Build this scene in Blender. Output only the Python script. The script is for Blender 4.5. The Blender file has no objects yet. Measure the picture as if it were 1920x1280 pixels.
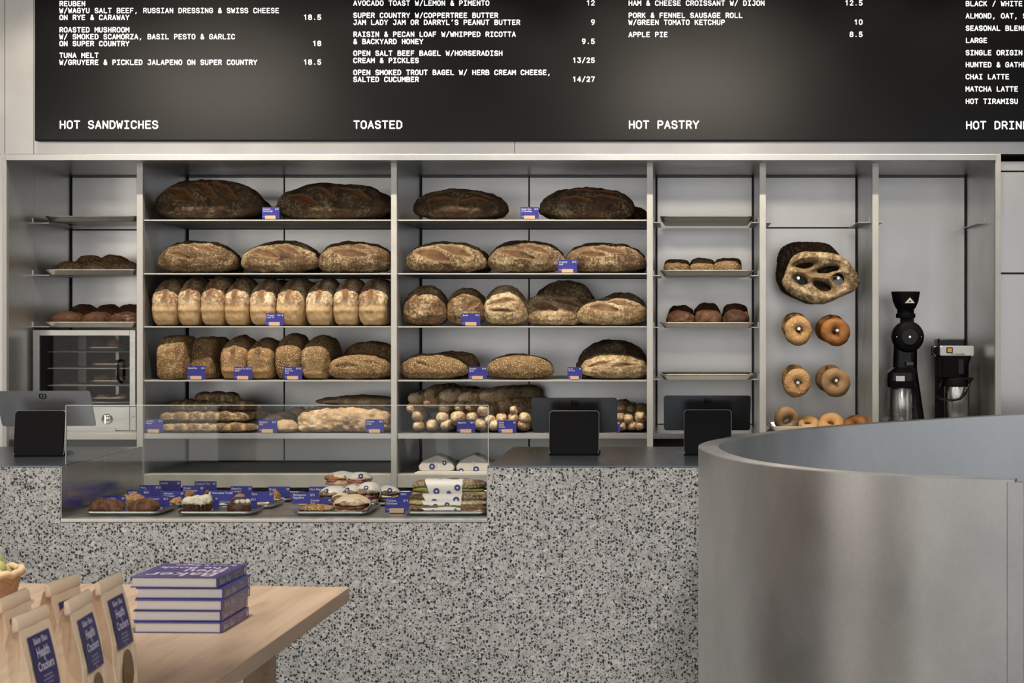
import bpy, math, random
import numpy as np
from mathutils import Vector, Matrix

# ------------------------------------------------------------------ camera, world, big lights, exposure
S = bpy.context.scene
FPX = 3000.0                 # focal length in pixels of the 1920 wide frame
VX, VY, CAMZ = 1285.0, 600.0, 1.5
cam_d = bpy.data.cameras.new('camera')
cam_d.sensor_width = 36.0
cam_d.lens = FPX / 1920 * 36
cam_d.shift_x = (960 - VX) / 1920
cam_d.shift_y = (VY - 640) / 1920
cam_d.dof.use_dof = True
cam_d.dof.focus_distance = 6.3
cam_d.dof.aperture_fstop = 11
cam_d.clip_start = 0.05
cam = bpy.data.objects.new('camera', cam_d)
cam.location = (0, 0, CAMZ)
cam.rotation_euler = (math.pi/2, 0, 0)
S.collection.objects.link(cam)
S.camera = cam
S.view_settings.view_transform = 'Standard'
S.view_settings.look = 'None'
S.view_settings.gamma = 1
S.view_settings.use_curve_mapping = False
S.view_settings.exposure = 0.0
S.cycles.caustics_reflective = False
S.cycles.caustics_refractive = False
S.cycles.sample_clamp_indirect = 1.2

w = bpy.data.worlds.new('World'); S.world = w; w.use_nodes = True
nt = w.node_tree
bg = nt.nodes['Background']
bg.inputs[0].default_value = (0.90, 0.95, 1.0, 1); bg.inputs[1].default_value = 0.055

def lamp(name, kind, loc, target, energy, color, **kw):
    d = bpy.data.lights.new(name, kind); d.energy = energy; d.color = color
    for k, v in kw.items(): setattr(d, k, v)
    o = bpy.data.objects.new(name, d); o.location = loc
    o.rotation_euler = (Vector(target) - Vector(loc)).to_track_quat('-Z', 'Y').to_euler()
    S.collection.objects.link(o); return o
WARM = (1.0, 0.86, 0.68)
# track spots over the bread shelves
for i, x in enumerate((-2.5, -1.95, -1.4, -0.85, -0.3, 0.25)):
    lamp('track_spot', 'SPOT', (x, 5.70, 3.3), (x, 6.78, 1.45), 88, WARM, spot_size=math.radians(62), spot_blend=0.55, shadow_soft_size=0.028)
for i, x in enumerate((0.85, 1.25)):
    lamp('alcove_spot', 'SPOT', (x, 5.70, 3.3), (x, 6.9, 1.4), 46, WARM, spot_size=math.radians(62), spot_blend=0.6, shadow_soft_size=0.04)
# spots over the counter display
for x in (-1.75, -1.25, -0.75):
    lamp('counter_spot', 'SPOT', (x, 4.75, 3.3), (x, 5.35, 0.9), 42, WARM, spot_size=math.radians(34), spot_blend=0.7, shadow_soft_size=0.03)
# downlights washing the counter front and the table
for x in (-2.1, -1.2, -0.3, 0.6):
    lamp('wash_spot', 'SPOT', (x, 3.55, 3.3), (x, 4.55, 0.6), 190, (1.0, .95, .88), spot_size=math.radians(50), spot_blend=0.8, shadow_soft_size=0.10)
lamp('wash_spot', 'SPOT', (-1.0, 4.66, 3.3), (0.12, 4.0, 0.9), 150, WARM, spot_size=math.radians(32), spot_blend=0.8, shadow_soft_size=0.05)
lamp('wash_spot', 'SPOT', (0.5, 2.3, 3.3), (-1.2, 3.0, 0.85), 110, (1.0, .93, .84), spot_size=math.radians(34), spot_blend=0.8, shadow_soft_size=0.10)
# warm ceiling lamps in the shop (also mirrored softly in the menu screen and the steel)
lamp('ceiling_lamp', 'AREA', (-3.7, 0.2, 3.35), (-3.2, 3.0, 1.2), 24, (1.0, .88, .72), shape='RECTANGLE', size=1.2, size_y=0.5)
lamp('ceiling_lamp', 'AREA', (0.1, 0.1, 3.35), (0.0, 3.0, 1.2), 26, (1.0, .88, .72), shape='RECTANGLE', size=1.2, size_y=0.5)
# added unseen fill panels brightening the metal: behind the camera, left and right
for (x, wd, e, c) in ((-4.3, 1.3, 24, (1.0, .94, .85)), (-2.6, 1.5, 15, (1.0, .97, .93)), (-0.9, 1.4, 14, (.98, .98, 1.0)), (0.8, 1.4, 18, (1.0, .97, .94)), (2.6, 1.5, 16, (.98, .97, .98)), (4.4, 1.4, 10, (.95, .97, 1.0))):
    lamp('rear_fill_light', 'AREA', (x, -2.4, 1.65), (x, 6, 1.65), e, c, shape='RECTANGLE', size=wd, size_y=2.5)
lamp('left_fill_light', 'AREA', (-4.4, 1.6, 1.45), (0, 4.0, 1.1), 22, (1.0, .93, .84), shape='RECTANGLE', size=.9, size_y=2.5)  # added panel that lights the left of the curved counter
lamp('right_fill_light', 'AREA', (4.6, 4.2, 1.55), (0, 4.6, 1.3), 27, (.93, .97, 1.0), shape='RECTANGLE', size=4.4, size_y=2.4)  # added panel that lights the curved counter's inside and the bags

# ------------------------------------------------------------------ helpers
COL = S.collection
def at(x, y, Y):
    return Vector(((x - VX) * Y / FPX, Y, CAMZ - (y - VY) * Y / FPX))
def X_(x, Y): return (x - VX) * Y / FPX
def Z_(y, Y): return CAMZ - (y - VY) * Y / FPX

def tag(o, label=None, cat=None, group=None, kind=None):
    if label: o['label'] = label
    if cat: o['category'] = cat
    if group: o['group'] = group
    if kind: o['kind'] = kind
    return o
def thing(name, label, cat, loc=(0, 0, 0), rz=0, group=None):
    o = bpy.data.objects.new(name, None); COL.objects.link(o)
    o.empty_display_size = .05
    o.location = loc; o.rotation_euler = (0, 0, rz)
    return tag(o, label, cat, group)
def copy_tree(o, parent=None):
    c = o.copy(); COL.objects.link(c); c.parent = parent
    for ch in list(o.children): copy_tree(ch, c)
    return c
def link_mesh(name, me, mat, parent=None, smooth=False, bevel=0, loc=None):
    if mat is not None and not me.materials: me.materials.append(mat)
    if smooth: me.polygons.foreach_set('use_smooth', [True] * len(me.polygons))
    o = bpy.data.objects.new(name, me); COL.objects.link(o)
    if parent is not None: o.parent = parent
    if loc is not None: o.location = loc
    if bevel:
        m = o.modifiers.new('bevel', 'BEVEL'); m.width = bevel; m.segments = 2; m.limit_method = 'ANGLE'; m.angle_limit = math.radians(40)
    return o

class MB:
    def __init__(s): s.v = []; s.f = []
    def add(s, vs, fs):
        b = len(s.v); s.v += [tuple(p) for p in vs]; s.f += [tuple(i + b for i in f) for f in fs]; return s
    def box(s, x0, x1, y0, y1, z0, z1):
        vs = [(x0,y0,z0),(x1,y0,z0),(x1,y1,z0),(x0,y1,z0),(x0,y0,z1),(x1,y0,z1),(x1,y1,z1),(x0,y1,z1)]
        return s.add(vs, [(0,3,2,1),(4,5,6,7),(0,1,5,4),(1,2,6,5),(2,3,7,6),(3,0,4,7)])
    def loft(s, loops, cap0=True, cap1=True):
        n = len(loops[0]); vs = [p for l in loops for p in l]; fs = []
        for k in range(len(loops) - 1):
            for i in range(n):
                j = (i + 1) % n
                fs.append((k*n+i, k*n+j, (k+1)*n+j, (k+1)*n+i))
        if cap0: fs.append(tuple(reversed(range(n))))
        if cap1: fs.append(tuple((len(loops)-1)*n + i for i in range(n)))
        return s.add(vs, fs)
    def lathe(s, prof, n=32, c=(0,0,0), axis='z', cap0=True, cap1=True):
        loops = []
        for r, h in prof:
            l = []
            for i in range(n):
                a = 2*math.pi*i/n; u, v = r*math.cos(a), r*math.sin(a)
                if axis == 'z': l.append((c[0]+u, c[1]+v, c[2]+h))
                elif axis == 'y': l.append((c[0]+u, c[1]+h, c[2]-v))
                else: l.append((c[0]+h, c[1]+u, c[2]+v))
            loops.append(l)
        return s.loft(loops, cap0, cap1)
    def tube(s, pts, r, n=8, closed=False):
        pts = [Vector(p) for p in pts]; N = len(pts); loops = []
        up = Vector((0.13, 0.31, 0.94))
        for i, p in enumerate(pts):
            a = pts[(i-1) % N] if (closed or i > 0) else p
            b = pts[(i+1) % N] if (closed or i < N-1) else p
            t = (b - a).normalized()
            u = t.cross(up)
            if u.length < 1e-3: u = t.cross(Vector((1, 0, 0)))
            u.normalize(); v = t.cross(u)
            loops.append([p + r*(math.cos(2*math.pi*k/n)*u + math.sin(2*math.pi*k/n)*v) for k in range(n)])
        if closed: loops.append(loops[0])
        return s.loft(loops, not closed, not closed)
    def prism(s, poly, y0, y1):      # poly in (x, z), extruded along y
        return s.loft([[(x, y0, z) for x, z in poly], [(x, y1, z) for x, z in poly]])
    def slab(s, poly, z0, z1):       # poly in (x, y), extruded along z
        return s.loft([[(x, y, z0) for x, y in poly], [(x, y, z1) for x, y in poly]])
    def mesh(s, name):
        me = bpy.data.meshes.new(name); me.from_pydata(s.v, [], s.f); me.update(); 
        import bmesh
        bm = bmesh.new(); bm.from_mesh(me); bmesh.ops.recalc_face_normals(bm, faces=bm.faces); bm.to_mesh(me); bm.free()
        return me
    def build(s, name, mat, parent=None, smooth=False, bevel=0, loc=None):
        return link_mesh(name, s.mesh(name), mat, parent, smooth, bevel, loc)

def rrect(w, d, r, z, n=5, c=(0, 0)):
    pts = []
    r = min(r, w/2 - 1e-5, d/2 - 1e-5)
    for qx, qy, a0 in ((1, 1, 0), (-1, 1, 90), (-1, -1, 180), (1, -1, 270)):
        for k in range(n + 1):
            a = math.radians(a0 + 90*k/n)
            pts.append((c[0] + qx*(w/2 - r) + r*math.cos(a), c[1] + qy*(d/2 - r) + r*math.sin(a), z))
    return pts
def rrect_xz(w, h, r, y, n=5, c=(0, 0)):
    return [(p[0], y, p[1]) for p in rrect(w, h, r, 0, n, c)]

# ---- numpy noise
_rs = np.random.RandomState(7)
_perm = _rs.permutation(256); _perm = np.concatenate([_perm, _perm, _perm])
_val = _rs.rand(256) * 2 - 1
def vnoise(P, sc, seed=0):
    Q = P * sc + seed * 17.31 + 100.0
    I = np.floor(Q).astype(int); F = Q - I; F = F*F*(3 - 2*F)
    def h(dx, dy, dz):
        return _val[_perm[_perm[_perm[(I[:,0]+dx) & 255] + ((I[:,1]+dy) & 255)] + ((I[:,2]+dz) & 255)]]
    fx, fy, fz = F[:,0], F[:,1], F[:,2]
    def l(a, b, t): return a + (b - a)*t
    return l(l(l(h(0,0,0),h(1,0,0),fx), l(h(0,1,0),h(1,1,0),fx), fy), l(l(h(0,0,1),h(1,0,1),fx), l(h(0,1,1),h(1,1,1),fx), fy), fz)
def fbm(P, sc, seed=0, o=3):
    r = 0
    for k in range(o): r = r + vnoise(P, sc*2**k, seed + k)*0.5**k
    return r
def sstep(a, b, x):
    t = np.clip((x - a)/(b - a), 0, 1); return t*t*(3 - 2*t)
_cs = {}
def cubesphere(n):
    if n in _cs: return _cs[n]
    key = {}; V = []; F = []
    g = np.tan(np.linspace(-1, 1, n + 1)*math.pi/4)
    def vid(p):
        k = tuple(np.round(p, 5))
        if k not in key: key[k] = len(V); V.append(p)
        return key[k]
    for ax in range(3):
        for sg in (-1, 1):
            ids = [[None]*(n+1) for _ in range(n+1)]
            for i in range(n+1):
                for j in range(n+1):
                    p = [0, 0, 0]; p[ax] = sg; p[(ax+1) % 3] = g[i]; p[(ax+2) % 3] = g[j]
                    ids[i][j] = vid(p)
            for i in range(n):
                for j in range(n):
                    q = (ids[i][j], ids[i+1][j], ids[i+1][j+1], ids[i][j+1])
                    F.append(q if sg > 0 else q[::-1])
    D = np.array(V, float); D /= np.linalg.norm(D, axis=1)[:, None]
    _cs[n] = (D, F); return _cs[n]
def np_mesh(name, P, F, attrs=None):
    me = bpy.data.meshes.new(name)
    me.from_pydata(P.tolist(), [], F); me.update()
    for k, a in (attrs or {}).items():
        at_ = me.attributes.new(k, 'FLOAT', 'POINT'); at_.data.foreach_set('value', np.ascontiguousarray(a, dtype=np.float32))
    me.polygons.foreach_set('use_smooth', [True]*len(me.polygons))
    return me

# ---- bread shapes (long axis x, standing on z = 0, front towards -y)
def loaf_mesh(L, W, H, p=2.25, seed=0, slashes=(), bump=.004, n=26, flat=.5, lobes=0, lobe_amt=.2, bend=0, depth=.006, lump=.006):
    D, F = cubesphere(n)
    r = (np.abs(D)**p).sum(1)**(-1/p)
    q = D*r[:, None]
    N = np.sign(q)*np.abs(q)**(p-1)/np.array([L, W, H]); N /= np.linalg.norm(N, axis=1)[:, None]
    zz = np.where(q[:,2] < 0, q[:,2]*flat, q[:,2])
    P = np.stack([q[:,0]*L/2, q[:,1]*W/2, (zz + flat)/(1 + flat)*H], 1)
    pale = np.zeros(len(P))
    if lobes:
        ph = np.abs(np.sin(math.pi*lobes*(q[:,0] + 1)/2 + 0.15*vnoise(P, 12, seed)))
        k = 1 - lobe_amt*(1 - ph**0.55)
        zc = H*.42
        P[:,1] *= k; P[:,2] = np.maximum(zc + (P[:,2] - zc)*k, 0)
        pale = .85*(1 - sstep(.16, .50, ph))
    if bend: P[:,1] += bend*(q[:,0]**2)
    dis = lump*fbm(P, 9, seed, 2) + bump*fbm(P, 45, seed + 5, 3)
    ang = np.arctan2(zz, -q[:,1])*W/2
    sc = np.zeros(len(P))
    for (u0, a0, u1, a1, hw) in slashes:
        a0, a1 = a0*.85 - 20, a1*.85 - 20
        ax, ay = u0*L/2, math.radians(a0)*W/2; bx, by = u1*L/2, math.radians(a1)*W/2
        ex, ey = bx - ax, by - ay; l2 = ex*ex + ey*ey
        px, py = P[:,0] - ax, ang - ay
        t = np.clip((px*ex + py*ey)/l2, 0, 1)
        d = np.hypot(px - t*ex, py - t*ey) + .0022*fbm(P, 70, seed + 9, 2)
        wl = hw*(0.35 + 0.65*np.sin(math.pi*np.clip(t, .03, .97)))
        m = 1 - sstep(.75, 1.05, d/wl)
        side = (px*ey - py*ex)
        ear = np.exp(-((d/wl - 1.12)/.22)**2)*(side*(-1) > 0)
        dis = dis - depth*m*np.clip(1 - (d/wl)**2, .15, 1) + depth*.7*ear
        sc = np.maximum(sc, m)
    dis = dis*np.where(P[:,2] < H*.06, .15, 1)
    P = P + N*dis[:, None]
    P[:,2] = np.maximum(P[:,2], 0); 
    return np_mesh('loaf', P, F, {'score': sc, 'pale': pale})

def tin_mesh(Wd, Dp, H, seed=0, dome=1.0, slope=.42, pale_h=.46, split=True, n=24, p=5):
    D, F = cubesphere(n)
    r = (np.abs(D)**p).sum(1)**(-1/p); q = D*r[:, None]
    z = (q[:,2] + 1)/2
    s = np.clip((z - .42)/.58, 0, 1)
    nz = vnoise(q, 2.3, seed)
    x = q[:,0]*Wd/2*(0.93 + .07*sstep(0, .35, z) + dome*.05*np.sin(math.pi*s) - dome*.16*s**3)
    y = q[:,1]*Dp/2 + slope*Dp*s**2*(1 - q[:,1])/2*.8
    zz = z*H - dome*H*.10*q[:,0]**2*s + H*.02*nz*s
    P = np.stack([x, y, zz], 1)
    pale = 1 - sstep(pale_h - .16, pale_h + .06, z + .05*nz)
    # the tin's lower pad line bulges out
    P[:,1] -= .006*np.exp(-((z - pale_h*.72)/.05)**2)*(q[:,1] < -.5)*(pale_h > 0)
    sc = np.zeros(len(P))
    if split:
        d = np.abs(q[:,0] - .12*nz - .1*math.sin(seed))
        sc = (1 - sstep(.16, .26, d + .06*vnoise(q, 9, seed)))*sstep(.45, .6, z + .08*nz)
        P[:,2] += .006*sc; P[:,1] -= .004*sc
    P += D*(.0022*fbm(P, 60, seed, 3))[:, None]
    P[:,2] = np.maximum(P[:,2], 0)
    return np_mesh('tin_loaf', P, F, {'score': sc, 'pale': pale})

def torus_mesh(R, r, seed=0, n=48, m=24, sq=.85, hole_dx=0):
    A = np.linspace(0, 2*math.pi, n, endpoint=False); B = np.linspace(0, 2*math.pi, m, endpoint=False)
    a, b = np.meshgrid(A, B, indexing='ij'); a = a.ravel(); b = b.ravel()
    rr = r*(1 + .10*np.cos(a*2 + seed) + .06*np.cos(a + seed*2))
    x = (R + rr*np.cos(b))*np.cos(a); z = (R + rr*np.cos(b))*np.sin(a); y = -rr*sq*np.sin(b)
    P = np.stack([x, y, z], 1)
    P += (P/np.linalg.norm(P, axis=1)[:, None])*(.0025*fbm(P, 40, seed, 3))[:, None]
    F = [(i*m+j, ((i+1) % n)*m+j, ((i+1) % n)*m+(j+1) % m, i*m+(j+1) % m) for i in range(n) for j in range(m)]
    return np_mesh('bagel', P, F)

def holed_bread_mesh(w, h, holes, seed=0, cell=.0024, th=.032):
    nx, nz = int(w*1.1/cell), int(h*1.1/cell)
    X = (np.arange(nx) - nx/2)*cell; Zs = (np.arange(nz) - nz/2)*cell
    gx, gz = np.meshgrid(X, Zs, indexing='ij')
    P2 = np.stack([gx.ravel(), np.zeros(gx.size), gz.ravel()], 1)
    an = np.arctan2(gz/h, gx/w)
    R = 1 + .03*np.sin(3*an + seed) + .04*np.sin(5*an + 1 + seed) + .02*np.sin(2*an + 2)
    rad = np.hypot(gx/(w/2), gz/(h/2))
    sd = (R*.93 - rad)*min(w, h)/2
    for (cx, cz, a, b, rot) in holes:
        c, s_ = math.cos(rot), math.sin(rot)
        u = ((gx - cx)*c + (gz - cz)*s_)/a; v = (-(gx - cx)*s_ + (gz - cz)*c)/b
        sd = np.minimum(sd, (np.hypot(u, v) - 1)*min(a, b))
    sd = sd + .0025*fbm(P2, 30, seed, 2).reshape(sd.shape)
    t = np.sqrt(np.clip(sd/.03, 0, 1))*th/2*(1 + .35*fbm(P2, 14, seed + 3, 2).reshape(sd.shape))
    inside = sd > 0
    idf = -np.ones(sd.shape, int); V = []; 
    pad = np.zeros_like(inside); pad[1:-1,1:-1] = inside[1:-1,1:-1]
    use = np.zeros_like(inside)
    for dx in (0, 1):
        for dz in (0, 1): use[dx:, dz:] |= pad[:sd.shape[0]-dx, :sd.shape[1]-dz]
    cells = [(i, j) for i in range(nx-1) for j in range(nz-1) if use[i,j] and use[i+1,j] and use[i,j+1] and use[i+1,j+1]]
    idb = -np.ones(sd.shape, int); F = []
    def vf(i, j):
        if idf[i,j] < 0: idf[i,j] = len(V); V.append((gx[i,j], -t[i,j], gz[i,j]))
        return idf[i,j]
    def vb(i, j):
        if t[i,j] < 1e-5: return vf(i, j)
        if idb[i,j] < 0: idb[i,j] = len(V); V.append((gx[i,j], t[i,j]*.6, gz[i,j]))
        return idb[i,j]
    for i, j in cells:
        F.append((vf(i,j), vf(i+1,j), vf(i+1,j+1), vf(i,j+1)))
        F.append((vb(i,j), vb(i,j+1), vb(i+1,j+1), vb(i+1,j)))
    return np_mesh('holed_bread', np.array(V), F)

# ---- stroke lettering (wide fixed-pitch capitals)
G = {
'A':[[(0,0),(2,6),(4,0)],[(.8,2),(3.2,2)]],'B':[[(0.2,0),(0.2,6),(2.8,6),(3.6,5.2),(3.6,3.9),(2.9,3.2),(0.2,3.2)],[(2.9,3.2),(3.9,2.4),(3.9,.9),(3,0),(.2,0)]],
'C':[[(3.9,4.8),(3,6),(1.2,6),(.1,4.8),(.1,1.2),(1.2,0),(3,0),(3.9,1.2)]],'D':[[(.2,0),(.2,6),(2.4,6),(3.8,4.6),(3.8,1.4),(2.4,0),(.2,0)]],
'E':[[(3.8,6),(.3,6),(.3,0),(3.9,0)],[(.3,3.1),(3.2,3.1)]],'F':[[(3.8,6),(.3,6),(.3,0)],[(.3,3),(3.2,3)]],
'G':[[(3.8,4.8),(3,6),(1.2,6),(.1,4.8),(.1,1.2),(1.2,0),(2.8,0),(3.8,1),(3.8,2.9),(2.2,2.9)]],'H':[[(.2,0),(.2,6)],[(3.8,0),(3.8,6)],[(.2,3.1),(3.8,3.1)]],
'I':[[(.5,6),(3.5,6)],[(.5,0),(3.5,0)],[(2,0),(2,6)]],'J':[[(1.2,6),(3.4,6),(3.4,1.2),(2.5,0),(1.1,0),(.1,1.2)]],
'K':[[(.2,0),(.2,6)],[(3.7,6),(.4,2.9)],[(1.4,3.7),(3.9,0)]],'L':[[(.4,6),(.4,0),(3.9,0)]],'M':[[(0,0),(0,6),(2,2.6),(4,6),(4,0)]],
'N':[[(.2,0),(.2,6),(3.8,0),(3.8,6)]],'O':[[(1.2,0),(.1,1.3),(.1,4.7),(1.2,6),(2.8,6),(3.9,4.7),(3.9,1.3),(2.8,0),(1.2,0)]],
'P':[[(.3,0),(.3,6),(2.9,6),(3.8,5.1),(3.8,3.7),(2.9,2.8),(.3,2.8)]],'Q':[[(1.2,0),(.1,1.3),(.1,4.7),(1.2,6),(2.8,6),(3.9,4.7),(3.9,1.3),(2.8,0),(1.2,0)],[(2.2,1.5),(4,-.6)]],
'R':[[(.3,0),(.3,6),(2.9,6),(3.8,5.1),(3.8,3.8),(2.9,2.9),(.3,2.9)],[(2.2,2.9),(3.9,0)]],
'S':[[(3.7,4.9),(2.9,6),(1.1,6),(.2,5.1),(.2,3.9),(1.1,3.2),(2.9,2.9),(3.8,2.1),(3.8,.9),(2.9,0),(1.1,0),(.1,1.1)]],
'T':[[(0,6),(4,6)],[(2,6),(2,0)]],'U':[[(.2,6),(.2,1.3),(1.2,0),(2.8,0),(3.8,1.3),(3.8,6)]],'V':[[(0,6),(2,0),(4,6)]],
'W':[[(-.1,6),(.8,0),(2,4),(3.2,0),(4.1,6)]],'X':[[(0,0),(4,6)],[(0,6),(4,0)]],'Y':[[(0,6),(2,2.8),(4,6)],[(2,2.8),(2,0)]],'Z':[[(.2,6),(3.8,6),(.2,0),(3.9,0)]],
'&':[[(3.9,0),(.9,4.2),(.9,5.2),(1.5,6),(2.3,6),(2.8,5.2),(2.6,4.3),(.5,2.3),(.1,1.3),(.9,0),(2.2,0),(3.4,1.2),(3.9,2.6)]],
'/':[[(.4,-.6),(3.6,6.6)]],"'":[[(2.2,6.3),(1.8,4.6)]],',':[[(2,.5),(1.4,-1.3)]],'.':[[(1.8,.2),(2.2,.2)]],'$':[[(3.7,4.9),(2.9,5.6),(1.1,5.6),(.2,4.8),(1.1,3.2),(2.9,2.9),(3.8,1.5),(2.9,.4),(1.1,.4),(.1,1.3)],[(2,6.5),(2,-.5)]],
'0':[[(1.2,0),(.2,1.3),(.2,4.7),(1.2,6),(2.8,6),(3.8,4.7),(3.8,1.3),(2.8,0),(1.2,0)]],'1':[[(.7,4.9),(2.2,6),(2.2,0)]],
'2':[[(.3,4.7),(1.2,6),(2.8,6),(3.7,4.9),(3.6,3.8),(.3,0),(3.8,0)]],'3':[[(.4,6),(3.6,6),(2,3.5),(3.2,3.2),(3.8,2),(3.6,.9),(2.7,0),(1.2,0),(.2,1)]],
'4':[[(2.9,0),(2.9,6),(.2,1.8),(4,1.8)]],'5':[[(3.6,6),(.7,6),(.4,3.2),(2.6,3.6),(3.7,2.6),(3.7,1),(2.7,0),(1.1,0),(.2,.9)]],
'7':[[(.2,6),(3.8,6),(1.5,0)]],'8':[[(1.2,3.2),(.4,4),(.4,5.2),(1.3,6),(2.7,6),(3.6,5.2),(3.6,4),(2.8,3.2),(1.2,3.2),(.2,2.2),(.2,.9),(1.2,0),(2.8,0),(3.8,.9),(3.8,2.2),(2.8,3.2)]],
'9':[[(3.7,3.4),(2.7,2.6),(1.2,2.6),(.3,3.6),(.3,5),(1.2,6),(2.8,6),(3.7,5),(3.7,2.6),(2.4,0),(1.2,0)]],
}
def stroke_text(mb, s, x, z, adv, cap, wt, y=0.0, right=False):
    sx, sz = (adv*.88 - wt)/4, cap/6
    if right: x = x - adv*len(s)
    for ch in s:
        for pl in G.get(ch, []):
            pts = [(x + adv*.06 + wt/2 + a*sx, z + b*sz) for a, b in pl]
            for (x0, z0), (x1, z1) in zip(pts, pts[1:]):
                l = math.hypot(x1-x0, z1-z0) or 1e-9
                nx, nz = -(z1-z0)/l*wt/2, (x1-x0)/l*wt/2
                mb.add([(x0-nx,y,z0-nz),(x1-nx,y,z1-nz),(x1+nx,y,z1+nz),(x0+nx,y,z0+nz)], [(0,1,2,3)])
            for (x0, z0) in pts:
                mb.add([(x0 + wt/2*math.cos(k*math.pi/4 + .39), y, z0 + wt/2*math.sin(k*math.pi/4 + .39)) for k in range(8)], [tuple(range(8))])
        x += adv
def font_points(s, size, bold=0.0, align='LEFT'):
    c = bpy.data.curves.new('lettering', 'FONT'); c.body = s; c.size = size; c.align_x = align
    c.offset = bold*size; c.resolution_u = 2
    o = bpy.data.objects.new('lettering_tmp', c); COL.objects.link(o)
    dg = bpy.context.evaluated_depsgraph_get()
    me = bpy.data.meshes.new_from_object(o.evaluated_get(dg))
    bpy.data.objects.remove(o); bpy.data.curves.remove(c)
    V = [tuple(v.co) for v in me.vertices]; Fs = [tuple(p.vertices) for p in me.polygons]
    bpy.data.meshes.remove(me)
    return V, Fs
def font_into(mb, s, size, fn, bold=0.0, align='LEFT', sx=1.0):
    V, Fs = font_points(s, size, bold, align)
    mb.add([fn(v[0]*sx, v[1]) for v in V], Fs)
# ------------------------------------------------------------------ materials
def newmat(name):
    m = bpy.data.materials.new(name); m.use_nodes = True
    nt = m.node_tree; b = nt.nodes['Principled BSDF']
    return m, nt, b
def setp(b, **kw):
    for k, v in kw.items():
        k2 = {'col':'Base Color','met':'Metallic','rough':'Roughness','spec':'Specular IOR Level','coat':'Coat Weight'}.get(k, k)
        if k == 'col': v = (*v, 1)
        b.inputs[k2].default_value = v
def plain(name, col, rough=.5, met=0, spec=.5, var=0.08, sc=30, bump=0):
    m, nt, b = newmat(name); setp(b, col=col, rough=rough, met=met, spec=spec)
    N, Lk = nt.nodes, nt.links
    tc = N.new('ShaderNodeTexCoord'); nz = N.new('ShaderNodeTexNoise'); nz.inputs['Scale'].default_value = sc; nz.inputs['Detail'].default_value = 4
    Lk.new(tc.outputs['Object'], nz.inputs['Vector'])
    mx = N.new('ShaderNodeMixRGB'); mx.inputs[1].default_value = (*[c*(1-var) for c in col], 1); mx.inputs[2].default_value = (*[min(1, c*(1+var)) for c in col], 1)
    Lk.new(nz.outputs['Fac'], mx.inputs[0]); Lk.new(mx.outputs[0], b.inputs['Base Color'])
    if bump:
        bp = N.new('ShaderNodeBump'); bp.inputs['Strength'].default_value = bump; bp.inputs['Distance'].default_value = .002
        Lk.new(nz.outputs['Fac'], bp.inputs['Height']); Lk.new(bp.outputs[0], b.inputs['Normal'])
    return m
def ramp(N, stops):
    r = N.new('ShaderNodeValToRGB'); e = r.color_ramp.elements
    while len(e) < len(stops): e.new(.5)
    for i, (p, c) in enumerate(stops):
        e[i].position = p; e[i].color = (*c, 1) if len(c) == 3 else c
    return r
def metal(name, col, r0, r1, sc=(3, 3, 3), var=.12, met=.9, fine=220, fine_amt=.06):
    m, nt, b = newmat(name); N, Lk = nt.nodes, nt.links
    setp(b, met=met)
    tc = N.new('ShaderNodeTexCoord'); mp = N.new('ShaderNodeMapping'); mp.inputs['Scale'].default_value = sc
    Lk.new(tc.outputs['Object'], mp.inputs['Vector'])
    n1 = N.new('ShaderNodeTexNoise'); n1.inputs['Scale'].default_value = 1.6; n1.inputs['Detail'].default_value = 7; n1.inputs['Roughness'].default_value = .6
    Lk.new(mp.outputs[0], n1.inputs['Vector'])
    n2 = N.new('ShaderNodeTexNoise'); n2.inputs['Scale'].default_value = fine; n2.inputs['Detail'].default_value = 2
    Lk.new(tc.outputs['Object'], n2.inputs['Vector'])
    r = ramp(N, [(.3, [c*(1-var) for c in col]), (.7, [min(1, c*(1+var)) for c in col])])
    Lk.new(n1.outputs['Fac'], r.inputs[0])
    r2 = ramp(N, [(.3, (1-fine_amt,)*3), (.7, (1+0*fine_amt,)*3)]); Lk.new(n2.outputs['Fac'], r2.inputs[0])
    mx = N.new('ShaderNodeMixRGB'); mx.blend_type = 'MULTIPLY'; mx.inputs[0].default_value = 1
    Lk.new(r.outputs[0], mx.inputs[1]); Lk.new(r2.outputs[0], mx.inputs[2]); Lk.new(mx.outputs[0], b.inputs['Base Color'])
    mr = N.new('ShaderNodeMapRange'); mr.inputs['To Min'].default_value = r0; mr.inputs['To Max'].default_value = r1
    mr.inputs['From Min'].default_value = .3; mr.inputs['From Max'].default_value = .7
    Lk.new(n1.outputs['Fac'], mr.inputs[0]); Lk.new(mr.outputs[0], b.inputs['Roughness'])
    return m
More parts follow.
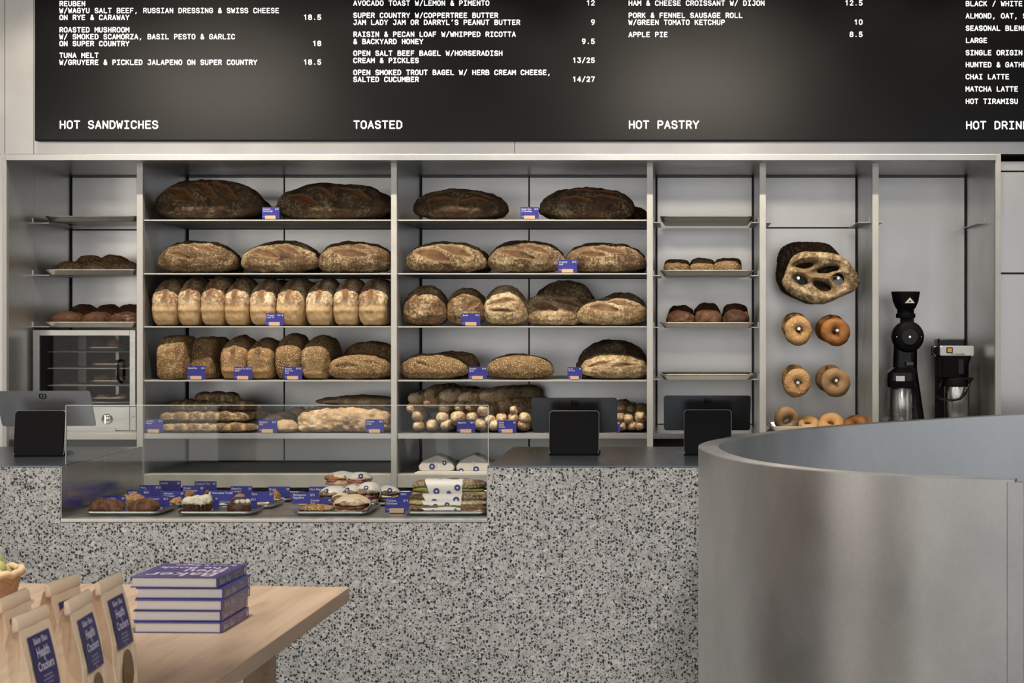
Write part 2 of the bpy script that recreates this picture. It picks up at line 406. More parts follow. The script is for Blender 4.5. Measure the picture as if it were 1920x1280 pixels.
def bread_mat(name, c0, c1, flour, amt, score, side=(.62,.40,.18), rough=.8, seeds=0, seedcol=(.55,.38,.18), fsc=75):
    m, nt, b = newmat(name); N, Lk = nt.nodes, nt.links
    setp(b, rough=rough, spec=.25)
    tc = N.new('ShaderNodeTexCoord'); oi = N.new('ShaderNodeObjectInfo')
    ml = N.new('ShaderNodeVectorMath'); ml.operation = 'SCALE'; ml.inputs[0].default_value = (7, 5, 3); Lk.new(oi.outputs['Random'], ml.inputs['Scale'])
    ad = N.new('ShaderNodeVectorMath'); Lk.new(tc.outputs['Object'], ad.inputs[0]); Lk.new(ml.outputs[0], ad.inputs[1])
    vec = ad.outputs[0]
    def noise(sc, det=4, rg=.6):
        n = N.new('ShaderNodeTexNoise'); n.inputs['Scale'].default_value = sc; n.inputs['Detail'].default_value = det; n.inputs['Roughness'].default_value = rg
        Lk.new(vec, n.inputs['Vector']); return n
    n1 = noise(16, 5); r1 = ramp(N, [(.34, c0), (.66, c1)]); Lk.new(n1.outputs['Fac'], r1.inputs[0])
    col = r1.outputs[0]
    sk = N.new('ShaderNodeAttribute'); sk.attribute_name = 'score'
    pl = N.new('ShaderNodeAttribute'); pl.attribute_name = 'pale'
    # pale tin-baked sides
    np_ = noise(40, 3); rp = ramp(N, [(.3, [c*.82 for c in side]), (.7, [min(1, c*1.12) for c in side])]); Lk.new(np_.outputs['Fac'], rp.inputs[0])
    mp = N.new('ShaderNodeMixRGB'); Lk.new(pl.outputs['Fac'], mp.inputs[0]); Lk.new(col, mp.inputs[1]); Lk.new(rp.outputs[0], mp.inputs[2]); col = mp.outputs[0]
    # flour dust
    n2 = noise(fsc, 8, .75); n3 = noise(9, 2)
    mm = N.new('ShaderNodeMath'); mm.operation = 'MULTIPLY_ADD'; Lk.new(n3.outputs['Fac'], mm.inputs[0]); mm.inputs[1].default_value = .55; Lk.new(n2.outputs['Fac'], mm.inputs[2])
    md = N.new('ShaderNodeMath'); md.operation = 'MULTIPLY'; md.inputs[1].default_value = .6; Lk.new(mm.outputs[0], md.inputs[0])
    rf = ramp(N, [(.565 - .14*amt, (0,0,0)), (.68 - .14*amt, (1,1,1))])
    Lk.new(md.outputs[0], rf.inputs[0])
    iv = N.new('ShaderNodeMath'); iv.operation = 'MULTIPLY_ADD'; Lk.new(sk.outputs['Fac'], iv.inputs[0]); iv.inputs[1].default_value = -.65; iv.inputs[2].default_value = 1.0
    i2 = N.new('ShaderNodeMath'); i2.operation = 'MULTIPLY_ADD'; Lk.new(pl.outputs['Fac'], i2.inputs[0]); i2.inputs[1].default_value = -.8; i2.inputs[2].default_value = 1.0
    fm = N.new('ShaderNodeMath'); fm.operation = 'MULTIPLY'; Lk.new(rf.outputs[0], fm.inputs[0]); Lk.new(iv.outputs[0], fm.inputs[1])
    f2 = N.new('ShaderNodeMath'); f2.operation = 'MULTIPLY'; Lk.new(fm.outputs[0], f2.inputs[0]); Lk.new(i2.outputs[0], f2.inputs[1])
    mf = N.new('ShaderNodeMixRGB'); mf.inputs[2].default_value = (*flour, 1); Lk.new(f2.outputs[0], mf.inputs[0]); Lk.new(col, mf.inputs[1]); col = mf.outputs[0]
    # opened score
    ns = noise(30, 5); rs = ramp(N, [(.35, [c*.6 for c in score]), (.68, [min(1, c*1.25) for c in score])]); Lk.new(ns.outputs['Fac'], rs.inputs[0])
    sm = N.new('ShaderNodeMath'); sm.operation = 'MULTIPLY'; sm.inputs[1].default_value = .9; Lk.new(sk.outputs['Fac'], sm.inputs[0])
    ms = N.new('ShaderNodeMixRGB'); Lk.new(sm.outputs[0], ms.inputs[0]); Lk.new(col, ms.inputs[1]); Lk.new(rs.outputs[0], ms.inputs[2]); col = ms.outputs[0]
    # golden raised rim of each cut
    e1 = N.new('ShaderNodeMath'); e1.operation = 'SUBTRACT'; e1.inputs[0].default_value = 1; Lk.new(sk.outputs['Fac'], e1.inputs[1])
    e2 = N.new('ShaderNodeMath'); e2.operation = 'MULTIPLY'; Lk.new(sk.outputs['Fac'], e2.inputs[0]); Lk.new(e1.outputs[0], e2.inputs[1])
    e3 = N.new('ShaderNodeMath'); e3.operation = 'MULTIPLY'; e3.inputs[1].default_value = 2.6; e3.use_clamp = True; Lk.new(e2.outputs[0], e3.inputs[0])
    me_ = N.new('ShaderNodeMixRGB'); me_.inputs[2].default_value = (*[.35*f + .65*x for f, x in zip(flour, score)], 1); Lk.new(e3.outputs[0], me_.inputs[0]); Lk.new(col, me_.inputs[1]); col = me_.outputs[0]
    hgt = n2.outputs['Fac']
    if seeds:
        vo = N.new('ShaderNodeTexVoronoi'); vo.inputs['Scale'].default_value = 170; Lk.new(vec, vo.inputs['Vector'])
        rv = ramp(N, [(.30, (1,1,1)), (.52, (0,0,0))]); Lk.new(vo.outputs['Distance'], rv.inputs[0])
        sp = N.new('ShaderNodeSeparateColor'); Lk.new(vo.outputs['Color'], sp.inputs[0])
        st = N.new('ShaderNodeMath'); st.operation = 'LESS_THAN'; st.inputs[1].default_value = seeds; Lk.new(sp.outputs[0], st.inputs[0])
        sc_ = ramp(N, [(0, [c*.55 for c in seedcol]), (1, [min(1, c*1.35) for c in seedcol])]); Lk.new(sp.outputs[1], sc_.inputs[0])
        k1 = N.new('ShaderNodeMath'); k1.operation = 'MULTIPLY'; Lk.new(rv.outputs[0], k1.inputs[0]); Lk.new(st.outputs[0], k1.inputs[1])
        mv = N.new('ShaderNodeMixRGB'); Lk.new(k1.outputs[0], mv.inputs[0]); Lk.new(col, mv.inputs[1]); Lk.new(sc_.outputs[0], mv.inputs[2]); col = mv.outputs[0]
        hh = N.new('ShaderNodeMath'); hh.operation = 'MULTIPLY_ADD'; Lk.new(k1.outputs[0], hh.inputs[0]); hh.inputs[1].default_value = .8; Lk.new(n2.outputs['Fac'], hh.inputs[2]); hgt = hh.outputs[0]
    Lk.new(col, b.inputs['Base Color'])
    bp = N.new('ShaderNodeBump'); bp.inputs['Strength'].default_value = .55; bp.inputs['Distance'].default_value = .004
    Lk.new(hgt, bp.inputs['Height']); Lk.new(bp.outputs[0], b.inputs['Normal'])
    return m

M = {}
M['zinc'] = metal('zinc_sheet', (.70,.70,.70), .29, .42, (1.4, 1.4, 1.4), .10, .88)
M['post'] = metal('galvanised_post', (.66,.66,.64), .42, .55, (6, 6, 6), .08, .55)
M['steel'] = metal('brushed_steel', (.64,.64,.63), .20, .30, (3, 3, 30), .06, 1.0)
M['drum'] = metal('rolled_zinc', (.64,.64,.645), .34, .46, (2.2, 2.2, 1.6), .15, .92, fine=140)
nt_ = M['drum'].node_tree; b_ = nt_.nodes['Principled BSDF']; b_.inputs['Anisotropic'].default_value = .6
tg_ = nt_.nodes.new('ShaderNodeTangent'); tg_.direction_type = 'RADIAL'; tg_.axis = 'Z'; nt_.links.new(tg_.outputs[0], b_.inputs['Tangent'])
b_.inputs['Anisotropic Rotation'].default_value = .25
M['top'] = metal('polished_worktop', (.17,.195,.23), .26, .32, (4, 4, 4), .05, .7)
M['alu'] = metal('tray_aluminium', (.72,.71,.68), .30, .42, (12, 12, 12), .10, .95)
M['chrome'] = metal('chrome', (.75,.75,.75), .10, .18, (5, 5, 5), .05, 1.0)
M['darkmetal'] = metal('dark_recess_metal', (.05,.05,.05), .4, .6, (5, 5, 5), .1, .3)
M['ovendark'] = plain('oven_lining', (.025,.023,.021), .5, spec=.15)
M['black'] = plain('black_plastic', (.008,.008,.009), .6, spec=.12)
M['gloss'] = plain('black_gloss', (.005,.005,.006), .22, spec=.28)
M['tablet'] = metal('tablet_aluminium', (.74,.74,.75), .32, .40, (8, 8, 8), .04, .85)
M['tabletshaded'] = metal('shaded_tablet_aluminium', (.10,.10,.105), .34, .42, (8, 8, 8), .04, .8)  # tablet aluminium again, its dark reflections put into the colour
M['ovensteel'] = metal('oven_steel', (.42,.42,.41), .26, .36, (3, 3, 30), .06, 1.0)
M['card'] = plain('blue_card', (.034,.037,.31), .55, var=.05)
M['block'] = plain('pale_beech', (.72,.50,.33), .6, var=.1, sc=60)
M['white'] = plain('white_print', (.80,.80,.78), .6)
M['floor'] = plain('polished_concrete', (.30,.29,.28), .45, sc=4, var=.15)
M['paper'] = plain('greaseproof_paper', (.78,.75,.72), .6, sc=25, var=.05, bump=.2)
M['mark'] = plain('blue_print', (.05,.06,.22), .5)
M['page'] = plain('book_pages', (.80,.79,.76), .7, sc=200, var=.04)
M['cover'] = plain('violet_cloth', (.062,.054,.22), .22, sc=150, var=.08)
M['coverprint'] = plain('pale_foil_print', (.62,.55,.60), .5)
M['kraft'] = plain('kraft_paper', (.86,.67,.49), .62, sc=14, var=.08, bump=.15)
M['cracker'] = plain('brown_cracker', (.20,.115,.06), .45, sc=60, var=.6, bump=.3)
M['taglabel'] = plain('navy_label', (.035,.030,.14), .45)
M['tagprint'] = plain('lilac_print', (.60,.56,.74), .5)
M['wicker'] = plain('woven_cane', (.50,.32,.18), .6, sc=90, var=.35, bump=.4)
M['wickerrim'] = plain('cane_rim', (.70,.50,.30), .55, sc=60, var=.15)
M['greens'] = plain('pale_green_leaf', (.45,.44,.16), .55, sc=40, var=.3)
M['salad'] = plain('salad_green', (.20,.24,.05), .55, sc=60, var=.6, bump=.4)
M['ham'] = plain('cured_meat', (.32,.10,.06), .5, sc=60, var=.5, bump=.4)
M['cream'] = plain('whipped_cream', (.80,.72,.58), .55, sc=60, var=.08, bump=.4)
M['choc'] = plain('chocolate_glaze', (.09,.028,.014), .25, sc=50, var=.4)
M['orange'] = plain('amber_switch', (.75,.42,.08), .4)
def screen_mat():
    m, nt, b = newmat('menu_screen'); setp(b, col=(.004,.004,.0045), rough=.21, spec=.34)
    b.inputs['Emission Color'].default_value = (.9,.9,1,1); b.inputs['Emission Strength'].default_value = .001
    return m
M['screen'] = screen_mat()
def emit_mat():
    m, nt, b = newmat('lit_lettering'); setp(b, col=(.8,.8,.8)); b.inputs['Emission Color'].default_value = (1,.98,.97,1); b.inputs['Emission Strength'].default_value = 1.0
    return m
M['lit'] = emit_mat()
def oak_mat():
    m, nt, b = newmat('limed_oak'); N, Lk = nt.nodes, nt.links; setp(b, rough=.42, spec=.4)
    tc = N.new('ShaderNodeTexCoord'); mp = N.new('ShaderNodeMapping'); mp.inputs['Scale'].default_value = (9, .8, 9); mp.inputs['Rotation'].default_value = (0, 0, math.radians(-5))
    Lk.new(tc.outputs['Object'], mp.inputs['Vector'])
    n = N.new('ShaderNodeTexNoise'); n.inputs['Scale'].default_value = 2.2; n.inputs['Detail'].default_value = 9; n.inputs['Roughness'].default_value = .62; n.inputs['Distortion'].default_value = .5
    Lk.new(mp.outputs[0], n.inputs['Vector'])
    r = ramp(N, [(.28, (.36,.24,.155)), (.5, (.52,.37,.255)), (.72, (.60,.44,.31))]); Lk.new(n.outputs['Fac'], r.inputs[0])
    Lk.new(r.outputs[0], b.inputs['Base Color']); return m
M['oak'] = oak_mat()
def terrazzo_mat():
    m, nt, b = newmat('terrazzo'); N, Lk = nt.nodes, nt.links; setp(b, rough=.35, spec=.4)
    tc = N.new('ShaderNodeTexCoord')
    nd = N.new('ShaderNodeTexNoise'); nd.inputs['Scale'].default_value = 90; Lk.new(tc.outputs['Object'], nd.inputs['Vector'])
    sb = N.new('ShaderNodeVectorMath'); sb.operation = 'MULTIPLY_ADD'; sb.inputs[1].default_value = (.010,)*3; Lk.new(nd.outputs['Color'], sb.inputs[0]); Lk.new(tc.outputs['Object'], sb.inputs[2])
    # grey stone chips
    v1 = N.new('ShaderNodeTexVoronoi'); v1.inputs['Scale'].default_value = 95; Lk.new(sb.outputs[0], v1.inputs['Vector'])
    s1 = N.new('ShaderNodeSeparateColor'); Lk.new(v1.outputs['Color'], s1.inputs[0])
    r1 = ramp(N, [(0, (.33,.33,.325)), (.5, (.40,.40,.395)), (.9, (.455,.455,.45)), (1, (.56,.56,.55))]); Lk.new(s1.outputs[0], r1.inputs[0])
    # black chips, two sizes
    col = r1.outputs[0]
    for sc, thr, d in ((118, .44, .46), (215, .40, .44)):
        v2 = N.new('ShaderNodeTexVoronoi'); v2.inputs['Scale'].default_value = sc; Lk.new(sb.outputs[0], v2.inputs['Vector'])
        s2 = N.new('ShaderNodeSeparateColor'); Lk.new(v2.outputs['Color'], s2.inputs[0])
        lt = N.new('ShaderNodeMath'); lt.operation = 'LESS_THAN'; lt.inputs[1].default_value = thr; Lk.new(s2.outputs[0], lt.inputs[0])
        rd = ramp(N, [(d - .07, (1,1,1)), (d + .03, (0,0,0))]); Lk.new(v2.outputs['Distance'], rd.inputs[0])
        k = N.new('ShaderNodeMath'); k.operation = 'MULTIPLY'; Lk.new(lt.outputs[0], k.inputs[0]); Lk.new(rd.outputs[0], k.inputs[1])
        rc = ramp(N, [(0, (.010,.010,.011)), (.8, (.030,.028,.027)), (1, (.10,.09,.075))]); Lk.new(s2.outputs[1], rc.inputs[0])
        mx = N.new('ShaderNodeMixRGB'); Lk.new(k.outputs[0], mx.inputs[0]); Lk.new(col, mx.inputs[1]); Lk.new(rc.outputs[0], mx.inputs[2]); col = mx.outputs[0]
    Lk.new(col, b.inputs['Base Color']); return m
M['terrazzo'] = terrazzo_mat()
def glass_mat(name, tint, refl=1.0):
    m = bpy.data.materials.new(name); m.use_nodes = True; nt = m.node_tree; N, Lk = nt.nodes, nt.links
    for n in list(N): N.remove(n)
    o = N.new('ShaderNodeOutputMaterial'); mx = N.new('ShaderNodeMixShader'); t = N.new('ShaderNodeBsdfTransparent'); g = N.new('ShaderNodeBsdfGlossy'); f = N.new('ShaderNodeFresnel')
    t.inputs[0].default_value = (*tint, 1); g.inputs['Roughness'].default_value = .02; f.inputs['IOR'].default_value = 1.45
    k = N.new('ShaderNodeMath'); k.operation = 'MULTIPLY'; k.inputs[1].default_value = refl; Lk.new(f.outputs[0], k.inputs[0])
    Lk.new(k.outputs[0], mx.inputs[0]); Lk.new(t.outputs[0], mx.inputs[1]); Lk.new(g.outputs[0], mx.inputs[2]); Lk.new(mx.outputs[0], o.inputs[0])
    return m
M['glass'] = glass_mat('clear_glass', (.97,.985,.98), .5)
M['ovenglass'] = glass_mat('oven_glass', (.85,.85,.85), .22)
M['glassedge'] = plain('glass_edge', (.62,.68,.66), .2, sc=20)
# breads
M['sour'] = bread_mat('dark_sourdough', (.045,.026,.016), (.115,.072,.042), (.36,.29,.18), .66, (.17,.070,.024), fsc=85)
M['country'] = bread_mat('country_crust', (.070,.040,.022), (.165,.105,.060), (.54,.43,.26), .80, (.15,.080,.040), fsc=110)
M['floury'] = bread_mat('floury_crust', (.17,.105,.055), (.31,.205,.115), (.68,.55,.34), 1.0, (.20,.115,.06), fsc=95)
M['boule'] = bread_mat('boule_crust', (.095,.054,.028), (.21,.13,.072), (.58,.46,.28), .86, (.19,.105,.052), fsc=100)
M['tin'] = bread_mat('tin_loaf_crust', (.16,.080,.040), (.30,.17,.09), (.72,.60,.42), 1.1, (.21,.11,.055), side=(.62,.42,.215), fsc=85)
M['tinseed'] = bread_mat('seeded_tin_crust', (.19,.105,.05), (.34,.21,.11), (.62,.48,.30), .6, (.13,.07,.04), side=(.56,.35,.15), seeds=.45, seedcol=(.58,.40,.2))
M['rye'] = bread_mat('dark_rye_crust', (.12,.070,.034), (.25,.15,.07), (.60,.45,.26), .55, (.14,.08,.04), seeds=.6, seedcol=(.50,.33,.15))
M['seeded'] = bread_mat('seeded_crust', (.15,.092,.046), (.26,.17,.088), (.55,.42,.25), .3, (.15,.09,.05), seeds=.8, seedcol=(.52,.37,.19))
M['baguette'] = bread_mat('baguette_crust', (.28,.165,.085), (.46,.30,.16), (.82,.68,.48), 1.15, (.42,.25,.12), fsc=95)
M['ciab'] = bread_mat('pale_ciabatta', (.40,.26,.15), (.62,.45,.29), (.84,.70,.52), .72, (.5,.3,.15), fsc=45)
M['pull'] = bread_mat('pull_apart_crust', (.11,.068,.036), (.24,.16,.09), (.62,.49,.33), .80, (.3,.2,.1), side=(.72,.49,.26), fsc=85)
M['bagel'] = bread_mat('plain_bagel', (.45,.24,.09), (.62,.37,.16), (.70,.5,.28), .15, (.4,.2,.1), rough=.45)
M['bagelsesame'] = bread_mat('sesame_bagel', (.46,.25,.10), (.62,.38,.17), (.7,.5,.3), .2, (.4,.2,.1), seeds=.75, seedcol=(.72,.52,.28))
M['bageldark'] = bread_mat('glossy_bagel', (.30,.12,.035), (.42,.19,.06), (.6,.4,.2), .05, (.4,.2,.1), rough=.32)
M['bagelgrain'] = bread_mat('wholegrain_bagel', (.30,.18,.085), (.42,.27,.14), (.6,.45,.3), .3, (.4,.2,.1), rough=.5)
M['brown'] = bread_mat('brown_bun', (.060,.028,.016), (.145,.070,.038), (.40,.27,.17), .45, (.3,.12,.05), rough=.55)
M['flaky'] = bread_mat('flaky_pastry', (.30,.13,.045), (.50,.26,.10), (.7,.5,.3), .2, (.4,.2,.1), rough=.4)
M['nutty'] = bread_mat('nut_topping', (.26,.11,.04), (.46,.24,.10), (.75,.58,.36), .3, (.4,.2,.1), rough=.5, seeds=.8, seedcol=(.70,.46,.24))
M['chocpastry'] = bread_mat('chocolate_pastry', (.085,.032,.015), (.21,.085,.036), (.5,.32,.2), .3, (.3,.12,.05), side=(.24,.10,.045), rough=.3)
M['nutty'].node_tree.nodes['Principled BSDF'].inputs['Roughness'].default_value = .5
M['foug'] = bread_mat('holed_bread_crust', (.13,.085,.045), (.31,.215,.115), (.62,.50,.32), .85, (.3,.2,.1), fsc=60)

# ------------------------------------------------------------------ setting
YS, YB, YF = 6.67, 7.25, 6.57       # shelf fronts, bay backs, fascia plane
ZT = Z_(301, YF)                    # underside of the fascia
def struct(name, mb, mat, bevel=0, label=None):
    o = mb.build(name, mat, None, bevel=bevel); return tag(o, label or name.replace('_', ' '), None, None, 'structure')
struct('floor', MB().box(-4.5, 4.2, -2.5, 7.6, -.05, 0), M['floor'], label='grey polished concrete floor')
# panelled metal wall above the bays
mb = MB()
xl = [X_(v, YF) for v in (-420, 9, 63.5, 965, 2400)]
for a, b_ in zip(xl, xl[1:]): mb.box(a + .0012, b_ - .0012, YF, YF + .05, ZT + .027, 3.5)
mb.box(xl[0], xl[-1], YF + .02, YF + .75, ZT + .03, 3.5)
struct('wall_back', mb, M['zinc'], label='galvanised sheet metal wall panels above and beside the bread bays')
struct('trim_1', MB().box(X_(13, YF), X_(1866, YF), YF - .012, YF + .68, ZT, ZT + .025), M['zinc'], .001, 'pale metal beam along the top of the bread bays')
mb = MB().box(X_(-420, YF), X_(4.5, YF), YF, YB, 0, ZT + .026).box(X_(5, YF), X_(64, 6.845) - .0, YF + .0205, 6.845, 0, ZT).box(X_(5, YF), X_(64, 6.845), 6.8465, YB, 0, ZT)
struct('wall_left', mb, M['zinc'], label='sheet metal wall left of the bays')
struct('trim_2', MB().box(X_(5, YF), X_(13, YF), YF - .004, YF + .02, 0, ZT + .027), M['post'], .001, 'pale end post left of the tray bay')
struct('wall_right', MB().box(X_(1866, YF) + .0005, X_(1876, YF), YF + .0205, YB, 0, ZT + .025), M['zinc'], label='sheet metal side wall closing the coffee alcove')
struct('trim_3', MB().box(X_(1866, YF), X_(1876.5, YF), YF - .004, YF + .02, 0, ZT + .027), M['post'], .001, 'pale end post right of the coffee alcove')
struct('wall_service', MB().box(X_(13, YF) - 2, X_(2400, YF), YB + .015, YB + .06, 0, ZT + .02), M['darkmetal'], label='dark wall behind the bays')

# tall panelled cabinet at the right edge
t = thing('tall_cabinet', 'flat grey steel panelled cabinet at the right edge beyond the end post', 'cabinet', (X_(1990, YF), 6.6, 0))
hw = X_(1990, YF) - X_(1878, YF)
MB().box(-hw, hw, .02, .6, 0, ZT).build('carcass', M['darkmetal'], t)
MB().box(-hw, hw, 0, .019, Z_(320, 6.6), ZT).build('top_panel', M['zinc'], t, bevel=.0015)
MB().box(-hw, hw, 0, .019, Z_(511, 6.6), Z_(323, 6.6)).build('door', M['zinc'], t, bevel=.0015)
MB().box(-hw, hw, .006, .019, .05, Z_(513.5, 6.6)).build('door', M['zinc'], t, bevel=.0015)

# ------------------------------------------------------------------ bays
SZ = {1: Z_(411.5, YS), 2: Z_(512, YS), 3: Z_(611.5, YS), 4: Z_(712.5, YS), 5: Z_(812.5, YS), 6: Z_(889, YS)}
def back_panels(root, x0, x1, cuts, zs, z0, z1):
    pb = MB(); xs = [x0 + .005] + cuts + [x1 - .005]
    lv = [z0] + sorted(zs) + [z1]
    for a, b_ in zip(xs, xs[1:]):
        for c, d in zip(lv, lv[1:]):
            pb.box(a + .0035, b_ - .0035, YB, YB + .010, c + .0035, d - .0035)
    pb.build('back_panel', M['zinc'], root)
    MB().box(x0, x1, YB + .0105, YB + .014, z0, z1).build('shadow_gap', M['darkmetal'], root)
def divider(root, px0, px1):
    MB().box(X_(px0, YS), X_(px1, YS), YS - .012, YS + .012, 0, ZT).build('post', M['post'], root, bevel=.001)
    MB().box(X_(px0, YS) + .0005, X_(px1, YS) - .0005, YS + .0125, YB, 0, ZT).build('divider', M['zinc'], root)
def wide_bay(px0, px1, mid, label):
    x0, x1 = X_(px0, YS), X_(px1, YS)
    root = thing('shelving_unit', label, 'shelving', (0, 0, 0))
    back_panels(root, x0, x1, [X_(mid, YB)], [SZ[1]-.006, SZ[2]-.006, SZ[3]-.006, SZ[4]-.006, Z_(331.5, YB)], SZ[6] + .004, ZT)
    for k in (1, 2, 3, 4):
        MB().box(x0 + .0005, x1 - .0005, YS, YB - .006, SZ[k] - .005, SZ[k]).build('shelf', M['post'], root)
    MB().box(x0 + .0005, x1 - .0005, YS, YB - .001, SZ[5] - .022, SZ[5]).build('shelf', M['zinc'], root, bevel=.001)
    MB().box(x0 + .0005, x1 - .0005, YS - .006, YB - .001, SZ[6] - .055, SZ[6]).build('lower_shelf', M['post'], root, bevel=.0015)
    MB().box(x0, x1, YS + .25, YB, .02, SZ[6] - .06).build('plinth', M['darkmetal'], root)
    return root
b2 = wide_bay(269.5, 734, 533, 'wide left shelving bay filled with large loaves and tin loaves'); divider(b2, 734, 745)
b3 = wide_bay(745, 1213, 992, 'wide right shelving bay with round loaves above and baguettes below'); divider(b3, 1213, 1224.5)
def rail(root, xw, side, y_px, Yr0=6.75, Yr1=7.12, wd=.028):
    z = Z_(y_px, YS)
    s = 1 if side == 'l' else -1
    MB().box(min(xw, xw + s*wd), max(xw, xw + s*wd), Yr0, Yr1, z - .003, z).box(min(xw, xw + s*.003), max(xw, xw + s*.003), Yr0, Yr1, z, z + .02).build('tray_rail', M['zinc'], root)
# bay 1: trays over an oven
x0, x1 = X_(13, YF), X_(258, YS)
b1 = thing('shelving_unit', 'narrow left bay holding baking trays above a small glass-fronted oven', 'shelving')
back_panels(b1, x0, x1, [], [Z_(331.5, YB), SZ[1]-.01], SZ[5], ZT)
MB().box(x0, x1, YS - .02, YB, SZ[5] - .024, SZ[5]).build('bench_top', M['post'], b1, bevel=.001)
MB().box(x0, x1, YS + .12, YB, .02, SZ[5] - .03).build('base_cabinet', M['darkmetal'], b1)
divider(b1, 258, 269.5)
for y in (413, 513, 612):
    rail(b1, x0, 'l', y, 6.83, 7.2, .07); rail(b1, x1, 'r', y, 6.83, 7.2)
# bay 4: trays
x0, x1 = X_(1224.5, YS), X_(1424, YS)
b4 = thing('shelving_unit', 'narrow middle bay holding four baking trays on rails', 'shelving')
back_panels(b4, x0, x1, [], [Z_(331.5, YB)], SZ[5], ZT)
MB().box(x0, x1, YS, YB, SZ[5] - .022, SZ[5]).build('shelf', M['steel'], b4, bevel=.001)
MB().box(x0, x1, YS + .12, YB, .02, SZ[5] - .03).build('base_cabinet', M['darkmetal'], b4)
divider(b4, 1424, 1436)
for y in (414, 515, 613, 712):
    rail(b4, x0, 'l', y); rail(b4, x1, 'r', y)
# bay 5: pegged panel
x0, x1 = X_(1436, YS), X_(1635, YS)
b5 = thing('shelving_unit', 'pegboard bay with bagels and holed breads hung on steel pegs', 'shelving')
back_panels(b5, x0, x1, [], [Z_(331.5, YB), Z_(427, YB)], SZ[5] - .02, ZT)
MB().box(x0, x1, YS, YB, SZ[5] - .022, SZ[5]).build('shelf', M['steel'], b5, bevel=.001)
MB().box(x0, x1, YS + .12, YB, .02, SZ[5] - .03).build('base_cabinet', M['darkmetal'], b5)
divider(b5, 1635, 1647)
rail(b5, x0, 'l', 414); rail(b5, x1, 'r', 414, wd=.05)
YP = 6.765
PEG = [(1497, 521), (1572, 521), (1498, 616), (1570, 619), (1496, 717), (1568, 713)]
for (a, b_) in PEG:
    p = at(a, b_, YP)
    mb = MB().lathe([(.0065, 0), (.0075, .003), (.0075, YB - YP)], 14, (p.x, YP, p.z), 'y')
    mb.build('peg', M['chrome'], b5, smooth=False)
# bay 6: coffee alcove
x0, x1 = X_(1647, YS), X_(1866, YF)
b6 = thing('shelving_unit', 'open alcove bay at the right holding the coffee machines', 'shelving')
back_panels(b6, x0, x1, [], [Z_(331.5, YB)], SZ[5] - .02, ZT)
MB().box(x0, x1, YS - .02, YB, SZ[5] - .022, SZ[5]).build('bench_top', M['steel'], b6, bevel=.001)
MB().box(x0, x1, YS + .12, YB, .02, SZ[5] - .03).build('base_cabinet', M['darkmetal'], b6)
rail(b6, x0, 'l', 414, wd=.03); rail(b6, x1, 'r', 414, 6.8, 7.2, .03)

# ------------------------------------------------------------------ menu board
YM = 6.53
t = thing('menu_board', 'wide black menu screen with white lit lettering above the bread bays', 'menu board', (0, YM, 0))
MB().box(X_(66.5, YM), X_(2380, YM), 0, .04, Z_(262, YM), 3.3).build('screen', M['screen'], t, bevel=.0008)
MB().box(X_(65, YM), X_(2382, YM), .001, .039, Z_(263.6, YM), Z_(262, YM)).box(X_(65, YM), X_(66.4, YM), .001, .039, Z_(263.6, YM), 3.3).build('frame', M['black'], t)
MENU = [
 (111, 603, 'HOT SANDWICHES', [(7,'REUBEN',''),(20,'W/WAGYU SALT BEEF, RUSSIAN DRESSING & SWISS CHEESE',''),(33,'ON RYE & CARAWAY','18.5'),(56,'ROASTED MUSHROOM',''),(69,'W/ SMOKED SCAMORZA, BASIL PESTO & GARLIC',''),(82,'ON SUPER COUNTRY','18'),(104,'TUNA MELT',''),(117,'W/GRUYERE & PICKLED JALAPENO ON SUPER COUNTRY','18.5')]),
 (662, 1116, 'TOASTED', [(6,'AVOCADO TOAST W/LEMON & PIMENTO','12'),(29,'SUPER COUNTRY W/COPPERTREE BUTTER',''),(42,'JAM LADY JAM OR DARRYL\'S PEANUT BUTTER','9'),(64.5,'RAISIN & PECAN LOAF W/WHIPPED RICOTTA',''),(78,'& BACKYARD HONEY','9.5'),(100,'OPEN SALT BEEF BAGEL W/HORSERADISH',''),(113.5,'CREAM & PICKLES','13/25'),(136,'OPEN SMOKED TROUT BAGEL W/ HERB CREAM CHEESE,',''),(149,'SALTED CUCUMBER','14/27')]),
 (1178, 1618, 'HOT PASTRY', [(6,'HAM & CHEESE CROISSANT W/ DIJON','12.5'),(29,'PORK & FENNEL SAUSAGE ROLL',''),(42,'W/GREEN TOMATO KETCHUP','10'),(65,'APPLE PIE','8.5')]),
 (1810, 2250, 'HOT DRINKS', [(7,'BLACK / WHITE',''),(30,'ALMOND, OAT, SOY',''),(53,'SEASONAL BLEND',''),(76,'LARGE',''),(99,'SINGLE ORIGIN',''),(121.5,'HUNTED & GATHERED',''),(144,'CHAI LATTE',''),(167,'MATCHA LATTE',''),(190,'HOT TIRAMISU','')]),
]
U = YM/FPX
for (cx, rx, head, rows) in MENU:
    mb = MB()
    for (y, s_, pr) in rows:
        stroke_text(mb, s_, X_(cx, YM), Z_(y + 4, YM), 8.26*U, 8.3*U, 1.6*U, -.0012)
        if pr: stroke_text(mb, pr, X_(rx, YM), Z_(y + 3.6, YM), 8.6*U, 8.3*U, 1.6*U, -.0012, right=True)
    stroke_text(mb, head, X_(cx, YM), Z_(240.3 if cx < 1800 else 241.3, YM), 13.35*U, 13.2*U, 2.35*U, -.0012)
    o = mb.build('menu_lettering', M['lit'], t)
    o['label'] = 'white lit menu column headed ' + head.lower()
